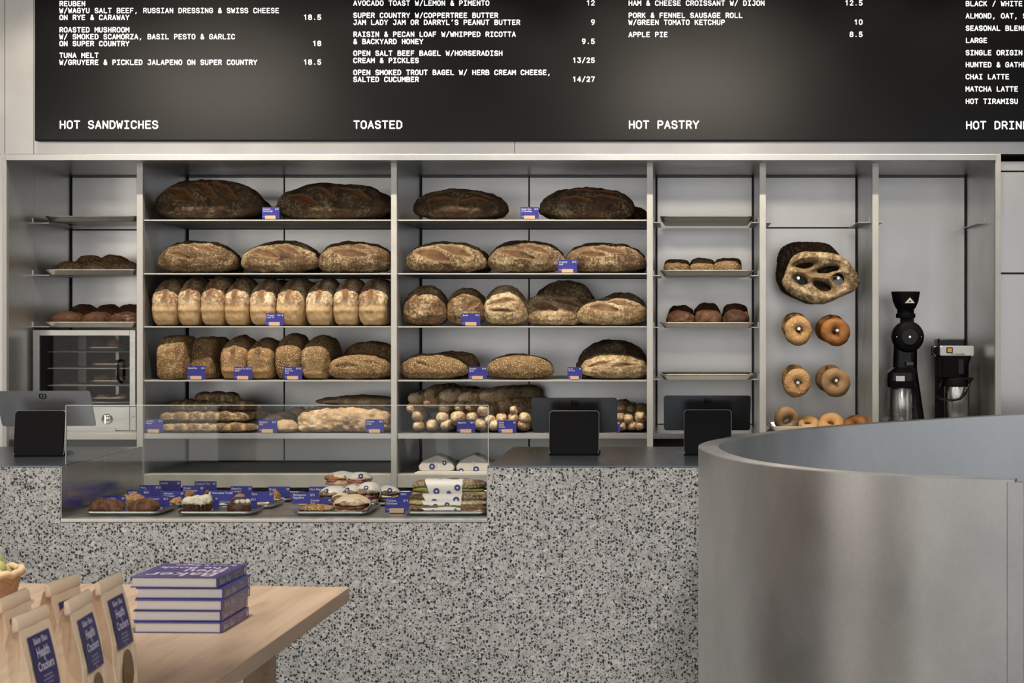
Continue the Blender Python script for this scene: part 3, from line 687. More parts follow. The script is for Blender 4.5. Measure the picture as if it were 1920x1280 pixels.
# ------------------------------------------------------------------ counter with sunken glass-fronted display
YC, YCB = 5.0, 5.75
ZC, ZD = Z_(873, YC), .880
XL, XR, XE = X_(113, YC), X_(914.5, YC), .155
t = thing('counter', 'long grey terrazzo service counter with a sunken glass-fronted pastry display', 'counter', (0, 0, 0))
MB().box(-2.75, XL, YC, YCB, 0, ZC - .005).box(XL, XR, YC, YCB, 0, ZD - .011).box(XR, XE, YC, YCB, 0, ZC - .005).build('terrazzo_body', M['terrazzo'], t)
MB().box(-2.75, XL, YC - .001, YCB + .004, ZC - .005, ZC).build('worktop', M['top'], t)
MB().box(XR, XE, YC - .001, YCB + .004, ZC - .005, ZC).build('worktop', M['top'], t)
MB().box(XL + .0015, XR - .0015, YC - .002, YCB + .004, ZD - .011, ZD).build('display_floor', M['alu'], t, bevel=.001)
MB().box(XL, XL + .003, YC + .002, YCB, ZD, ZC - .002).build('display_side', M['steel'], t)
MB().box(XR - .003, XR, YC + .002, YCB, ZD, ZC - .002).build('display_side', M['steel'], t)
YG = YC + .045
gp = MB().box(X_(123.5, YG), X_(915, YG), YG, YG + .008, ZD, Z_(760, YG)).build('glass_pane', M['glass'], t)
MB().box(X_(123.5, YG), X_(915, YG), YG + .001, YG + .007, Z_(760, YG), Z_(760, YG) + .0016).box(X_(123.5, YG) - .0016, X_(123.5, YG), YG + .001, YG + .007, ZD, Z_(760, YG)).box(X_(915, YG), X_(915, YG) + .0016, YG + .001, YG + .007, ZD, Z_(760, YG)).build('polished_edge', M['glassedge'], gp)

# ------------------------------------------------------------------ curved steel counter screen (right foreground)
OUT = [(.720, 3.500), (.611, 3.535), (.499, 3.580), (.385, 3.650), (.270, 3.755), (.151, 3.935), (.075, 4.15), (.037, 4.41), (.055, 4.60), (.125, 4.79), (.238, 5.00), (.37, 5.19), (.523, 5.37), (.785, 5.63), (1.06, 5.86), (1.30, 6.01), (1.60, 6.15)]
def crom(P, n=6):
    P = [Vector((*p, 0)) for p in P]; Q = [P[0]*2 - P[1]] + P + [P[-1]*2 - P[-2]]; R = []
    for i in range(1, len(Q) - 2):
        for k in range(n):
            s = k/n; a, b, c, d = Q[i-1], Q[i], Q[i+1], Q[i+2]
            R.append(.5*((2*b) + (c - a)*s + (2*a - 5*b + 4*c - d)*s*s + (3*b - a - 3*c + d)*s**3))
    R.append(P[-1]); return R
curve = crom(OUT)
def offs(C, d):
    R = []
    for i, p in enumerate(C):
        a, b = C[max(0, i-1)], C[min(len(C)-1, i+1)]; tt = (b - a).normalized()
        R.append(p + Vector((-tt.y, tt.x, 0))*(-d))
    return R
def wall_strip(C, d0, d1, z0, z1):
    A, B = offs(C, d0), offs(C, d1); mb = MB(); n = len(A)
    vs = [(p.x, p.y, z0) for p in A] + [(p.x, p.y, z1) for p in A] + [(p.x, p.y, z0) for p in B] + [(p.x, p.y, z1) for p in B]
    fs = []
    for i in range(n-1):
        fs += [(i, i+1, n+i+1, n+i), (2*n+i, 3*n+i, 3*n+i+1, 2*n+i+1), (n+i, n+i+1, 3*n+i+1, 3*n+i), (i, 2*n+i, 2*n+i+1, i+1)]
    fs += [(0, n, 3*n, 2*n), (n-1, 3*n-1, 4*n-1, 2*n-1)]
    return mb.add(vs, fs)
ZR = 1.15
t = thing('curved_counter', 'big rounded sheet steel counter screen standing in the right foreground', 'counter', (.8, 4.6, 0))
def loc_off(mb, dx, dy): mb.v = [(a - dx, b - dy, c) for a, b, c in mb.v]; return mb
def sm(o):
    o.data.polygons.foreach_set('use_smooth', [True]*len(o.data.polygons)); m = o.modifiers.new('edges', 'EDGE_SPLIT'); m.split_angle = math.radians(50); return o
sm(loc_off(wall_strip(curve, 0, .004, .0, ZR - .001), .8, 4.6).build('outer_sheet', M['drum'], t))
sm(loc_off(wall_strip(curve, .0045, .050, .0, ZR), .8, 4.6).build('rim', M['drum'], t))
sm(loc_off(wall_strip(curve, .0505, .055, .0, ZR - .001), .8, 4.6).build('inner_sheet', M['drum'], t))
mb = MB().box(-.006, .030, -.001, .020, 0, ZR - .004)
mb.v = [(a + .720 - .8 - .01, b + 3.500 - 4.6 - .003, c) for a, b, c in mb.v]
mb.build('end_strip', M['drum'], t, bevel=.001)

# ------------------------------------------------------------------ table, books
t = thing('table', 'pale oak table in the left foreground under the books and paper bags', 'table', (-1.7, 3.6, 0), math.radians(-2.2))
rot = Matrix.Rotation(math.radians(2.2), 3, 'Z')
def tl(x, y): v = rot @ Vector((x + 1.7, y - 3.6, 0)); return (v.x, v.y)
c0, c1, c2, c3 = tl(-.944, 4.50), tl(-1.00, 2.55), tl(-2.45, 2.55), tl(-2.38, 4.60)
MB().slab([c1, c0, c3, c2], .71, .75).build('tabletop', M['oak'], t, bevel=.002)
for (lx, ly) in ((-.58, .75), (-.58, -.8), (.52, .75), (.52, -.8)):
    MB().box(lx - .035, lx + .035, ly - .035, ly + .035, 0, .71).build('leg', M['oak'], t)

BW, BD, BT = .213, .212, .0262
book_names = ['bottom violet hardback in the stack of five on the oak table', 'second violet hardback from the bottom of the stack', 'middle violet hardback in the stack of five',
              'fourth violet hardback from the bottom, just under the top book', 'top violet hardback of the stack with its printed cover showing']
offx = [0, -.004, .002, .0, -.010]; offr = [0, .6, -.4, .5, -1.0]; offy = [0, .008, .004, .014, .012]
spine_v = {}
for k in range(5):
    b = thing('book', book_names[k], 'book', (-1.108 - BW/2 + offx[k], 3.835 + BD/2 + offy[k], .75 + k*(BT + .0004)), math.radians(-2 + offr[k]), 'violet hardbacks stacked on the oak table')
    hw, hd = BW/2, BD/2
    mb = MB().box(-hw, hw, -hd, hd, 0, .0028).box(-hw, hw, -hd, hd, BT - .0028, BT).box(hw - .003, hw + .0012, -hd, hd, .0002, BT - .0002)
    mb.build('cover', M['cover'], b, bevel=.0007)
    MB().box(-hw + .004, hw - .003, -hd + .0035, hd - .0035, .0028, BT - .0028).build('pages', M['page'], b)
    mb = MB(); fx = hw + .0018
    font_into(mb, 'Baker Bleu', .022, lambda u, v: (fx, -hd + .012 + u, .0055 + v), bold=.012, sx=.82)
    mb.build('spine_title', M['coverprint'], b); mb = MB()
    font_into(mb, 'The Book', .0085, lambda u, v: (fx, -hd + .122 + u, .0145 + v), bold=.01)
    font_into(mb, 'Recipes', .0085, lambda u, v: (fx, -hd + .122 + u, .0055 + v), bold=.01)
    mb.build('spine_subtitle', M['coverprint'], b); mb = MB()
    mb.add([(fx, hd - .022, .006), (fx, hd - .010, .006), (fx, hd - .010, .020), (fx, hd - .022, .020)], [(0, 1, 2, 3)])
    mb.build('spine_emblem', M['coverprint'], b)
    if k == 4:
        mb = MB(); zt = BT + .0004
        rows = [('Baker', .075, -hd + .012, 1.0), ('Bleu', .060, -hd + .072, 1.0), ('The Book', .045, -hd + .125, 1.0), ('Bread & Bagels', .026, -hd + .175, 1.0)]
        for s_, sz, yy, sx in rows:
            font_into(mb, s_, sz, lambda u, v, yy=yy, sz=sz: (hw - .014 - u, yy + sz*.72 - v, zt), bold=.012, sx=sx)
        mb.build('cover_lettering', M['coverprint'], b)

# ------------------------------------------------------------------ kraft paper cracker bags
BH = .225
def bag_x(z):            # half depth of the bag at height z
    s = min(max(z/BH, 0), 1)
    return .006 + .034*(1 - s**1.25) + .006*math.sin(math.pi*s)
def bag_mesh(w):
    mb = MB(); loops = []
    for z in (0, .004, .03, .07, .11, .14, .165, .185, .20, .212, .222):
        hx = bag_x(z); hy = w/2*(1 - .05*(z/BH)); ind = .004 + .020*min(1, max(0, (z - .06)/.1))
        if z == 0: hx -= .003
        l = []
        for k in range(9): l.append((hx*(1 + .06*math.sin(k*1.3 + z*60)*(z > .01)), -hy + 2*hy*k/8, z))
        l.append((0, hy - ind*.8 if z > .03 else hy, z))
        for k in range(9): l.append((-hx, hy - 2*hy*k/8, z))
        l.append((0, -hy + ind*.8 if z > .03 else -hy, z))
        loops.append(l)
    return mb.loft(loops).mesh('paper_bag')
def bag(x, y, yaw, label, w=.142, top=BH):
    b = thing('paper_bag', label, 'bag', (x, y, .75), math.radians(yaw), 'kraft paper cracker bags on the oak table')
    o = link_mesh('bag_body', bag_mesh(w), M['kraft'], b, smooth=False)
    o.modifiers.new('soft', 'BEVEL').width = .002
    mb = MB().loft([rrect(.009, w*.99, .002, .209, 3, (.004, 0)), rrect(.012, w*1.0, .003, .214, 3, (.005, 0)), rrect(.010, w*1.0, .003, .230, 3, (.003, 0)), rrect(.004, w*.99, .0015, .235, 3, (.001, 0))])
    mb.build('folded_top', M['kraft'], b, smooth=True)
    # printed label following the front
    lw = w*.66; mb = MB(); vs = []; fs = []
    zs = [.098 + (.196 - .098)*k/8 for k in range(9)]
    for z in zs:
        for j in range(5): vs.append((bag_x(z)*1.07 + .0012, -lw/2 + lw*j/4, z))
    for k in range(8):
        for j in range(4): fs.append((k*5+j, k*5+j+1, k*5+j+6, k*5+j+5))
    mb.add(vs, fs).build('label_patch', M['taglabel'], b)
    mb = MB(); f = lambda u, v, y0=0, z0=0: (bag_x(z0 + v)*1.07 + .0022, y0 + u, z0 + v)
    for s_, sz, z0, bo in (('Baker Bleu', .0155, .180, .02), ('Health', .0235, .157, .03), ('&', .012, .1495, .02), ('Crackers', .0215, .134, .03), ('Made with seeds', .0062, .1215, 0), ('and wholemeal flour', .0062, .1145, 0), ('baked until crisp', .0062, .1075, 0), ('200g', .0055, .101, 0)):
        font_into(mb, s_, sz, lambda u, v, z0=z0: f(u, v, 0, z0), bold=bo, align='CENTER', sx=.86)
    mb.build('label_lettering', M['tagprint'], b)
    # window showing the crackers
    vs = [(bag_x(.048)*1.07 + .0014, 0, .048)]; n = 28
    for k in range(n):
        a = 2*math.pi*k/n; yy, zz = .033*math.cos(a)*(1 if abs(math.cos(a)) < .8 else .97), .048 + .043*math.sin(a)
        vs.append((bag_x(zz)*1.07 + .0014, yy, zz))
    MB().add(vs, [(0, 1+k, 1+(k+1) % n) for k in range(n)]).build('window', M['cracker'], b)
    return b
bag(-1.163, 2.835, 0, 'kraft paper cracker bag nearest the camera with its whole navy label showing')
bag(-1.140, 2.995, 4, 'kraft cracker bag just behind the nearest one, its dark side fold showing')
bag(-1.158, 3.205, 2, 'kraft cracker bag closest to the book stack, standing apart at the right')
bag(-1.243, 3.185, -2, 'kraft cracker bag at the back, half hidden by the middle bag')
bag(-1.268, 3.010, 2, 'kraft cracker bag cut by the left edge of the photo')

# basket
t = thing('wicker_basket', 'small woven cane basket at the left edge of the table behind the bags', 'basket', (X_(-42, 4.2), 4.2, .75))
mb = MB(); loops = []
for k in range(13):
    z = .085*k/12; R = .088 + .018*k/12
    loops.append([((R + .0022*((-1)**(i + k)))*math.cos(2*math.pi*i/48), (R + .0022*((-1)**(i + k)))*math.sin(2*math.pi*i/48), z) for i in range(48)])
mb.loft(loops, True, False); mb.build('basket_body', M['wicker'], t)
mb = MB().tube([(.108*math.cos(2*math.pi*i/40), .108*math.sin(2*math.pi*i/40), .088 + .004*math.sin(i*2.1)) for i in range(40)], .010, 8, True)
mb.build('rim', M['wickerrim'], t, smooth=True)
t = thing('leafy_vegetable', 'pale green leafy vegetable sitting in the cane basket', 'vegetable', (X_(-22, 4.2), 4.2, .765))
mb = MB(); rn = random.Random(4)
for k in range(22):
    a = k*2.4; zz = .045 + .10*k/22*.6; R = .052*(1 - k/30)
    c = (R*math.cos(a), R*math.sin(a), zz)
    mb.lathe([(.002, -.022), (.018, -.012), (.023, .004), (.014, .020), (.002, .028)], 8, c)
mb.build('leaves', M['greens'], t, smooth=True)

# ------------------------------------------------------------------ tablet registers
def register(px_c, px_w, y_base, y_top, y_tab, tab_x0, tab_x1, Y, label, yaw, shade='tabletshaded'):
    p = at(px_c, y_base, Y); u = Y/FPX
    b = thing('tablet_register', label, 'register', (p.x, Y, ZC + .0006), math.radians(yaw))
    hw, H = px_w*u/2, (y_base - y_top)*u
    # leaning back plate of the stand, facing the shop
    mb = MB(); L = []
    for (y, k) in ((-.004, .985), (0, 1), (.012, 1), (.016, .985)):
        L.append([(q[0], y + .02*(q[1]/H + .5)*1.0, q[1] + H/2 + .004) for q in rrect(2*hw*k, H*k, .010, 0, 5)])
    mb.loft(L); mb.build('stand_plate', M['black'], b, bevel=0)
    e = MB(); pts = [(q[0]*1.0, .003 + .02*(q[1]/H + .5), q[1] + H/2 + .004) for q in rrect(2*hw + .001, H + .001, .0105, 0, 5)]
    e.tube(pts, .0012, 6, True).build('plate_edge', M['tablet'], b)
    MB().loft([rrect(2*hw*1.02, .11, .012, 0, 5, (0, .055)), rrect(2*hw*1.02, .11, .012, .008, 5, (0, .055)), rrect(2*hw*.96, .10, .012, .011, 5, (0, .055))]).build('base', M['black'], b, smooth=False)
    MB().box(-.03, .03, .02, .055, .02, H*.9).build('arm', M['black'], b)
    # tablet leaning away, seen from behind
    tx0, tx1 = (tab_x0 - px_c)*u*1.01, (tab_x1 - px_c)*u*1.01; tw, tc = tx1 - tx0, (tx0 + tx1)/2
    zt = (y_base - y_tab)*u*1.01; th = .155; ang = math.radians(52)
    def tr(q, d): s_ = q[1] - th/2; return (q[0] + tc, .035 - s_*math.cos(ang)*.7 + d*math.sin(ang), zt + s_*math.sin(ang) - d*math.cos(ang)*.2)
    mb = MB(); L = []
    for d, k in ((-.0045, .992), (-.003, 1.0), (.003, 1.0), (.0045, .992)): L.append([tr(q, d) for q in rrect(tw*k, th*k, .010, 0, 5)])
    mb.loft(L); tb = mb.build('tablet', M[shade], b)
    # square mark on the back
    def rr(sz, r, d): return [tr((q[0] - tc, q[1] + th/2 - .024), d) for q in rrect(sz, sz*.85, r, 0, 4)]
    n = len(rr(.02, .004, 0)); A, B = rr(.024, .0055, -.0060), rr(.0165, .003, -.0060)
    mb = MB().add(A + B, [(i, (i+1) % n, n + (i+1) % n, n + i) for i in range(n)]); mb.add(rr(.0068, .0012, -.0060), [tuple(range(n))])
    mb.build('square_mark', M['gloss'], tb)
    return b
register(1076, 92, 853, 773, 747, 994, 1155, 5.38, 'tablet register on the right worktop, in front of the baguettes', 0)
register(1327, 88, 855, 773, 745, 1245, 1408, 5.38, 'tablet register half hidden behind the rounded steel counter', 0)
register(72, 92, 852, 769, 731, -14, 160, 5.33, 'tablet register on the left worktop at the left edge', 3, 'tablet')

# ------------------------------------------------------------------ trays
def tray(name, label, w, d, x, y, z, h=.022, group=None, rz=0, mat='alu', cat='tray'):
    mb = MB(); hw = w
    prof = [(w - .05, d - .05, .0025), (w - .036, d - .036, .004), (w - .012, d - .012, h - .002), (w - .010, d - .010, h), (w - .001, d - .001, h), (w, d, h - .003), (w - .003, d - .003, h - .006), (w - .010, d - .010, h - .006), (w - .034, d - .034, .001), (w - .048, d - .048, 0)]
    loops = [rrect(a, b_, .018 + (.01 if i in (3,4,5,6) else 0), zz, 5) for i, (a, b_, zz) in enumerate(prof)]
    mb.loft(loops); o = mb.build(name, M[mat], None, smooth=False); o.location = (x, y, z); o.rotation_euler = (0, 0, rz)
    return tag(o, label, cat, group)

# ------------------------------------------------------------------ breads on the shelves
def place(kind, x0, x1, yt, sh, label, D=.20, yo=0.0, sl=(), seed=1, rz=0, group=None, p=2.25, zo=0.0, tilt=0, name='bread_loaf', cat='bread', **kw):
    Y = YS + .025 + D/2 + yo
    z0 = (SZ[sh] if isinstance(sh, int) else sh) + zo + .0006
    L = (x1 - x0)*Y/FPX; H = Z_(yt, Y) - z0
    me = loaf_mesh(L, D, H, p=p, seed=seed, slashes=sl, **kw)
    o = link_mesh(name, me, M[kind]); o.location = (X_((x0 + x1)/2, Y), Y, z0); o.rotation_euler = (tilt, 0, math.radians(rz))
    return tag(o, label, cat, group)
A3 = [(-.70, 78, -.18, 36, .026), (-.20, 88, .20, 46, .019), (.16, 88, .55, 46, .021)]
B3 = [(-.72, 66, -.22, 30, .020), (-.30, 82, .10, 44, .015), (.18, 84, .66, 52, .019)]
W2 = [(-.62, 62, -.02, 34, .014), (-.1, 84, .5, 60, .013)]
W2b = [(-.60, 70, .05, 40, .020), (.02, 84, .60, 56, .018)]
W2c = [(-.5, 62, .35, 46, .024), (-.1, 86, .45, 72, .014)]
R2 = [(-.6, 58, -.05, 50, .014), (.0, 44, .6, 56, .014), (.1, 84, .75, 74, .012), (-.6, 88, -.1, 86, .010)]
g = 'long dark loaves on the top shelf'
kwb = dict(D=.22, n=34, bump=.0035)
place('sour', 292, 497, 338, 1, 'long dark loaf with three broad slashes, first from the left on the top shelf', sl=A3, seed=3, group=g, **kwb)
place('sour', 360, 511, 362, 1, 'dark loaf peeking out behind the first loaf on the top shelf', seed=5, yo=.24, group=g, D=.19)
place('sour', 521, 734, 343, 1, 'long dark loaf on the top shelf just left of the middle post', sl=B3, seed=8, group=g, **kwb)
place('sour', 640, 742, 358, 1, 'dark loaf behind the slashed loaf at the middle post, top shelf', seed=9, yo=.24, D=.19, group=g)
place('sour', 776, 953, 354, 1, 'dark loaf with short slashes on the top shelf just right of the middle post', sl=R2, seed=11, group=g, **kwb)
place('sour', 1012, 1190, 352, 1, 'dark smooth-backed loaf at the back right of the top shelf', sl=[(-.5, 56, .1, 46, .013), (-.4, 86, .2, 84, .012), (.1, 60, .7, 62, .012), (.2, 88, .8, 84, .010)], seed=12, group=g, D=.20, yo=.03, n=34)
place('sour', 1110, 1216, 385, 1, 'low dark loaf end at the right end of the top shelf, behind the smooth-backed loaf', seed=14, group=g, D=.14, yo=.27)
g = 'country loaves on the second shelf'
place('country', 298, 448, 453, 2, 'oval floury loaf, first from the left on the second shelf', sl=W2, seed=21, group=g, D=.20, n=34)
place('country', 455, 599, 453, 2, 'oval loaf with a cracked ear, second from the left on the second shelf', sl=W2b, seed=22, group=g, D=.20, n=34)
place('country', 599, 740, 452, 2, 'oval loaf cut off by the middle post on the second shelf', sl=W2c, seed=23, group=g, D=.20, n=34)
place('country', 764, 914, 453, 2, 'oval loaf with two broad leaf-shaped cuts right of the middle post on the second shelf', sl=[(-.72, 70, .1, 30, .030), (-.12, 80, .62, 50, .026)], seed=24, group=g, D=.20, n=34)
place('country', 916, 1060, 452, 2, 'oval loaf in the middle of the right bay on the second shelf', sl=[(-.6, 64, .2, 36, .020), (-.1, 84, .6, 58, .018)], seed=25, group=g, D=.20, n=34)
place('country', 1059, 1211, 456, 2, 'oval loaf at the far right of the second shelf', sl=[(-.62, 62, .0, 52, .020), (-.25, 84, .5, 60, .018)], seed=26, group=g, D=.20, n=34)
for i, (a, b_, yy, lb) in enumerate(((380, 455, 468, 'first'), (540, 606, 466, 'second'), (870, 922, 467, 'third'), (1150, 1213, 470, 'fourth'))):
    place('country', a, b_, yy, 2, 'shaded loaf in the back row of the second shelf, %s from the left' % lb, D=.18, yo=.24, seed=30 + i, group=g)
# tin loaves
g = 'floury tin loaves on the third shelf'
def tin(kind, x0, x1, yt, sh, label, Dp=.25, yo=0, seed=1, rz=0, group=None, tilt=0, **kw):
    Y = YS + .015 + Dp/2 + yo; Yf = YS + .03 + yo; u = Yf/FPX
    w_ = (x1 - x0)*u; H = (Z_(yt, Yf + .10) - SZ[sh])
    o = link_mesh('tin_loaf', tin_mesh(w_, Dp, H, seed=seed, **kw), M[kind])
    xc = X_((x0 + x1)/2, Yf); a = math.radians(rz)
    o.location = (xc + math.sin(-a)*Dp/2, Y, SZ[sh] + .0006); o.rotation_euler = (tilt, 0, a)
    return tag(o, label, 'bread', group)
TW = [(282, 331, 523), (331, 374, 520), (373, 419, 519), (418, 464, 522), (465, 514, 525), (514, 563, 523), (570, 620, 524), (622, 670, 522), (669, 724, 522)]
nm = ['first', 'second', 'third', 'fourth', 'fifth', 'sixth', 'seventh', 'eighth', 'ninth']
for i, (a, b_, yy) in enumerate(TW):
    tin('tin', a, b_, yy, 3, 'floury split-topped tin loaf, %s of nine from the left on the third shelf' % nm[i], seed=40 + i, rz=[0, 0, -3, -2, -3, -7, -5, -3, -3][i], group=g)
for i, (a, b_, yy) in enumerate(((338, 386, 526), (395, 440, 526), (490, 540, 527), (540, 586, 527))):
    o = tin('tin', a, b_, yy, 3, 'shaded tin loaf behind the front row on the third shelf, %s from the left' % nm[i], Dp=.24, yo=.29, seed=60 + i, group=g)
# round and oval loaves, third shelf right
g = 'round and oval loaves on the third shelf'
place('boule', 757, 839, 536, 3, 'round crusty loaf right of the middle post on the third shelf', D=.19, seed=71, p=2.3, sl=[(-.6, 50, .0, 80, .010)], group=g, n=30)
place('boule', 838, 912, 541, 3, 'round crusty loaf behind the price card on the third shelf', D=.18, seed=72, p=2.3, sl=[(.2, 40, .7, 66, .016), (-.7, 80, 0, 86, .012)], group=g, n=30)
place('floury', 907, 990, 535, 3, 'round floury loaf with crossed cuts, third of the round loaves', D=.19, seed=73, p=2.3, sl=[(-.7, 48, .6, 58, .010), (-.6, 30, .5, 26, .008)], group=g, n=30)
place('floury', 978, 1101, 552, 3, 'oval floury loaf beside the round loaves on the third shelf', D=.15, yo=.06, seed=74, sl=[(-.6, 64, .1, 44, .020), (.0, 80, .8, 66, .016)], group=g, n=34)
place('floury', 1082, 1214, 557, 3, 'oval floury loaf at the right end of the third shelf', D=.15, seed=75, sl=[(-.6, 66, .15, 44, .018), (-.1, 84, .6, 66, .014)], group=g, n=34)
o = place('boule', 1000, 1118, 524, 3, 'dark loaf leaning up behind the oval loaves on the third shelf', D=.17, seed=76, yo=.20, group=g)
place('boule', 1118, 1213, 549, 3, 'dark low loaf behind the last oval loaf on the third shelf', D=.17, seed=77, yo=.20, group=g)
# fourth shelf
g = 'seeded breads on the fourth shelf'
tin('rye', 290, 346, 629, 4, 'square dark rye brick leaning at the left of the fourth shelf', Dp=.16, seed=81, rz=-8, group=g, pale_h=0, split=False, dome=.25, slope=.30, p=7)
tin('rye', 353, 402, 632, 4, 'square dark rye brick behind the first price card on the fourth shelf', Dp=.20, yo=.055, seed=82, rz=-8, group=g, pale_h=0, split=False, dome=.25, slope=.20, p=7)
tin('tinseed', 410, 462, 631, 4, 'seeded tin loaf, first of the two pale-footed ones on the fourth shelf', Dp=.22, seed=84, rz=-3, group=g, pale_h=.30)
tin('tinseed', 459, 509, 635, 4, 'seeded tin loaf with a dark split, second of the pale-footed pair', Dp=.22, seed=85, rz=-4, group=g, pale_h=.30)
tin('seeded', 513, 562, 626, 4, 'tall grainy tin loaf behind the third price card on the fourth shelf', Dp=.22, seed=86, rz=-3, group=g, pale_h=.0, split=False)
tin('seeded', 560, 612, 629, 4, 'tall grainy tin loaf right of the third price card, with a dark shoulder', Dp=.24, seed=87, rz=-6, group=g, pale_h=.16, split=False)
place('seeded', 613, 736, 664, 4, 'oval seed-covered loaf left of the middle post on the fourth shelf', D=.15, seed=88, sl=[(-.6, 48, -.05, 46, .016), (.1, 62, .7, 60, .010)], group=g, n=34, bump=.003)
place('rye', 640, 754, 640, 4, 'shaded loaf behind the seeded loaf at the middle post', D=.17, seed=89, yo=.19, group=g)
place('seeded', 753, 878, 663, 4, 'oval seed-covered loaf just right of the middle post on the fourth shelf', D=.15, seed=90, sl=[(-.5, 62, -.1, 44, .010)], group=g, n=34, bump=.003)
place('rye', 790, 898, 658, 4, 'shaded loaf behind the seeded loaf right of the middle post', D=.17, seed=91, yo=.17, group=g)
place('seeded', 912, 1038, 663, 4, 'oval seed-covered loaf standing alone in the middle of the fourth shelf', D=.15, seed=92, group=g, n=34, bump=.003)
place('floury', 1087, 1216, 661, 4, 'smooth oval loaf with two short cuts at the right of the fourth shelf', D=.16, seed=93, sl=[(-.75, 46, -.1, 58, .010), (-.05, 40, .62, 52, .010)], group=g, n=34)
place('sour', 1087, 1213, 637, 4, 'dark loaf lying behind the smooth oval loaf on the fourth shelf', D=.17, seed=94, yo=.18, group=g)
place('sour', 1077, 1112, 676, 4, 'small dark loaf end left of the smooth oval loaf', D=.09, seed=95, yo=.085, group=g)
# bottom bread shelf, left
g = 'pull-apart loaves piled on the bottom bread shelf'
rowspec = [(303, 488, 790, 0, 7, 0.0, 'bottom front pull-apart loaf of the pile behind the glass'),
           (300, 470, 768, .043, 6, .01, 'second pull-apart loaf up in the front of the pile'),
           (330, 412, 751, .088, 4, .03, 'short third pull-apart loaf up with its front half lit'),
           (340, 512, 786, 0, 6, .20, 'lower pull-apart loaf in the dark back of the pile'),
           (335, 508, 764, .036, 6, .20, 'middle pull-apart loaf in the dark back of the pile'),
           (310, 490, 747, .075, 6, .18, 'upper pull-apart loaf in the dark back of the pile'),
           (366, 450, 733, .112, 3, .17, 'topmost shaded pull-apart loaf of the pile')]
for i, (a, b_, yt, zo, nl, yo, lb) in enumerate(rowspec):
    place('pull', a, b_, yt, 5, lb, D=.12, yo=yo, seed=100 + i, zo=zo, lobes=nl, lobe_amt=.34, p=3.2, n=40, group=g, bump=.002, lump=.003)
g = 'ciabatta rolls on the bottom bread shelf'
place('ciab', 490, 545, 776, 5, 'pale ciabatta roll behind the price card, bottom bread shelf', D=.11, seed=111, yo=.095, group=g)
place('ciab', 517, 560, 786, 5, 'pale ciabatta roll at the front right of the price card', D=.10, seed=112, yo=-.01, group=g, rz=-12)
place('ciab', 550, 582, 792, 5, 'small pale roll tucked against the big pale slab', D=.10, seed=113, yo=.10, group=g)
place('ciab', 512, 556, 772, 5, 'shaded roll at the back between the pull-apart pile and the pale slab', D=.11, seed=114, yo=.22, group=g)
place('ciab', 540, 576, 764, 5, 'shaded roll behind the left end of the pale slab', D=.11, seed=115, yo=.34, group=g)
g = 'big pale flatbreads on the bottom bread shelf'
place('ciab', 563, 743, 761, 5, 'big pale floury slab loaf left of the middle post on the bottom bread shelf', D=.20, seed=116, p=4.0, lobes=8, lobe_amt=.09, n=40, group=g, bump=.006)
place('ciab', 575, 748, 757, 5, 'shaded slab loaf behind the big pale one', D=.16, seed=117, yo=.21, p=3, lobes=5, lobe_amt=.15, group=g, zo=.0)
place('ciab', 592, 750, 742, 5, 'topmost shaded flat loaf behind the big pale slab', D=.16, seed=118, yo=.25, p=2.6, lobes=4, lobe_amt=.15, group=g, zo=.10)

# baguettes
def baguette(ex, ey, r, label, yaw=0, L=.46, Y0=6.70, mat='baguette', pitch=0, seed=1, group='baguettes piled on the bottom bread shelf', name='baguette'):
    R = r*1.16*Y0/FPX
    me = loaf_mesh(L, 2*R*1.06, 2*R*1.02, p=2.7, seed=seed, flat=.92, n=22, bump=.0028, lump=.003,
                   slashes=[(-.75, 75, -.5, 105, .010), (-.4, 75, -.1, 105, .010), (0, 75, .3, 105, .010), (.4, 75, .7, 105, .010)], depth=.003)
    o = link_mesh(name, me, M[mat])
    e = at(ex, ey, Y0); a = math.radians(90 + yaw); d = Vector((math.cos(a), math.sin(a), 0))*(L/2)
    o.location = Vector((e.x, e.y, max(e.z - R, SZ[5] + .0012))) + d; o.rotation_euler = (0, 0, a)
    return tag(o, label, 'baguette', group)
BG = [  # end x, y, r, yaw, Y0
 ('front row', [(781, 802, 10, 0, 6.70), (806, 801, 11, 0, 6.695), (832, 801, 12, -6, 6.70), (870, 802, 11, -6, 6.72), (900, 802, 12, 0, 6.70)]),
 ('second row', [(781, 780, 11, 4, 6.71), (825, 784, 12, -5, 6.70), (851, 785, 13.5, -14, 6.69), (881, 782, 12, -8, 6.71), (915, 788, 12, -3, 6.71)]),
 ('third row', [(766, 766, 12, -10, 6.71), (829, 763, 13, -4, 6.72), (857, 763, 10, -6, 6.72), (876, 763, 10, -18, 6.72), (902, 770, 12, -10, 6.705)]),
 ('top row', [(769, 748, 11, -12, 6.72), (799, 754, 12, -10, 6.71), (801, 739, 13, -10, 6.75), (829, 745, 14, -14, 6.74), (862, 748, 14, -28, 6.80), (903, 743, 15, -32, 6.83), (935, 762, 14, -24, 6.86)]),
]
k = 0
for rn_, L_ in BG:
    for i, (ex, ey, r, yw, Y0) in enumerate(L_):
        baguette(ex, ey, r, 'baguette in the %s of the left baguette pile, %s from the left' % (rn_, nm[i]), yw, .42, Y0, seed=130 + k); k += 1
FC = [(926, 803, 11, 4, 6.70, 'lower left seeded baguette end beside the seeded stick price card'), (949, 803, 11, 0, 6.72, 'seeded baguette hidden low behind the price card in the small pile'), (977, 803, 11, -4, 6.70, 'lower right seeded baguette end of the small pile'),
      (939, 785, 11, 0, 6.70, 'middle left seeded baguette of the small pile'), (960, 785, 10, 0, 6.70, 'middle seeded baguette of the small pile'), (981, 784, 11, -3, 6.70, 'middle right seeded baguette of the small pile'), (960, 769, 9.5, -6, 6.70, 'topmost seeded baguette of the small pile')]
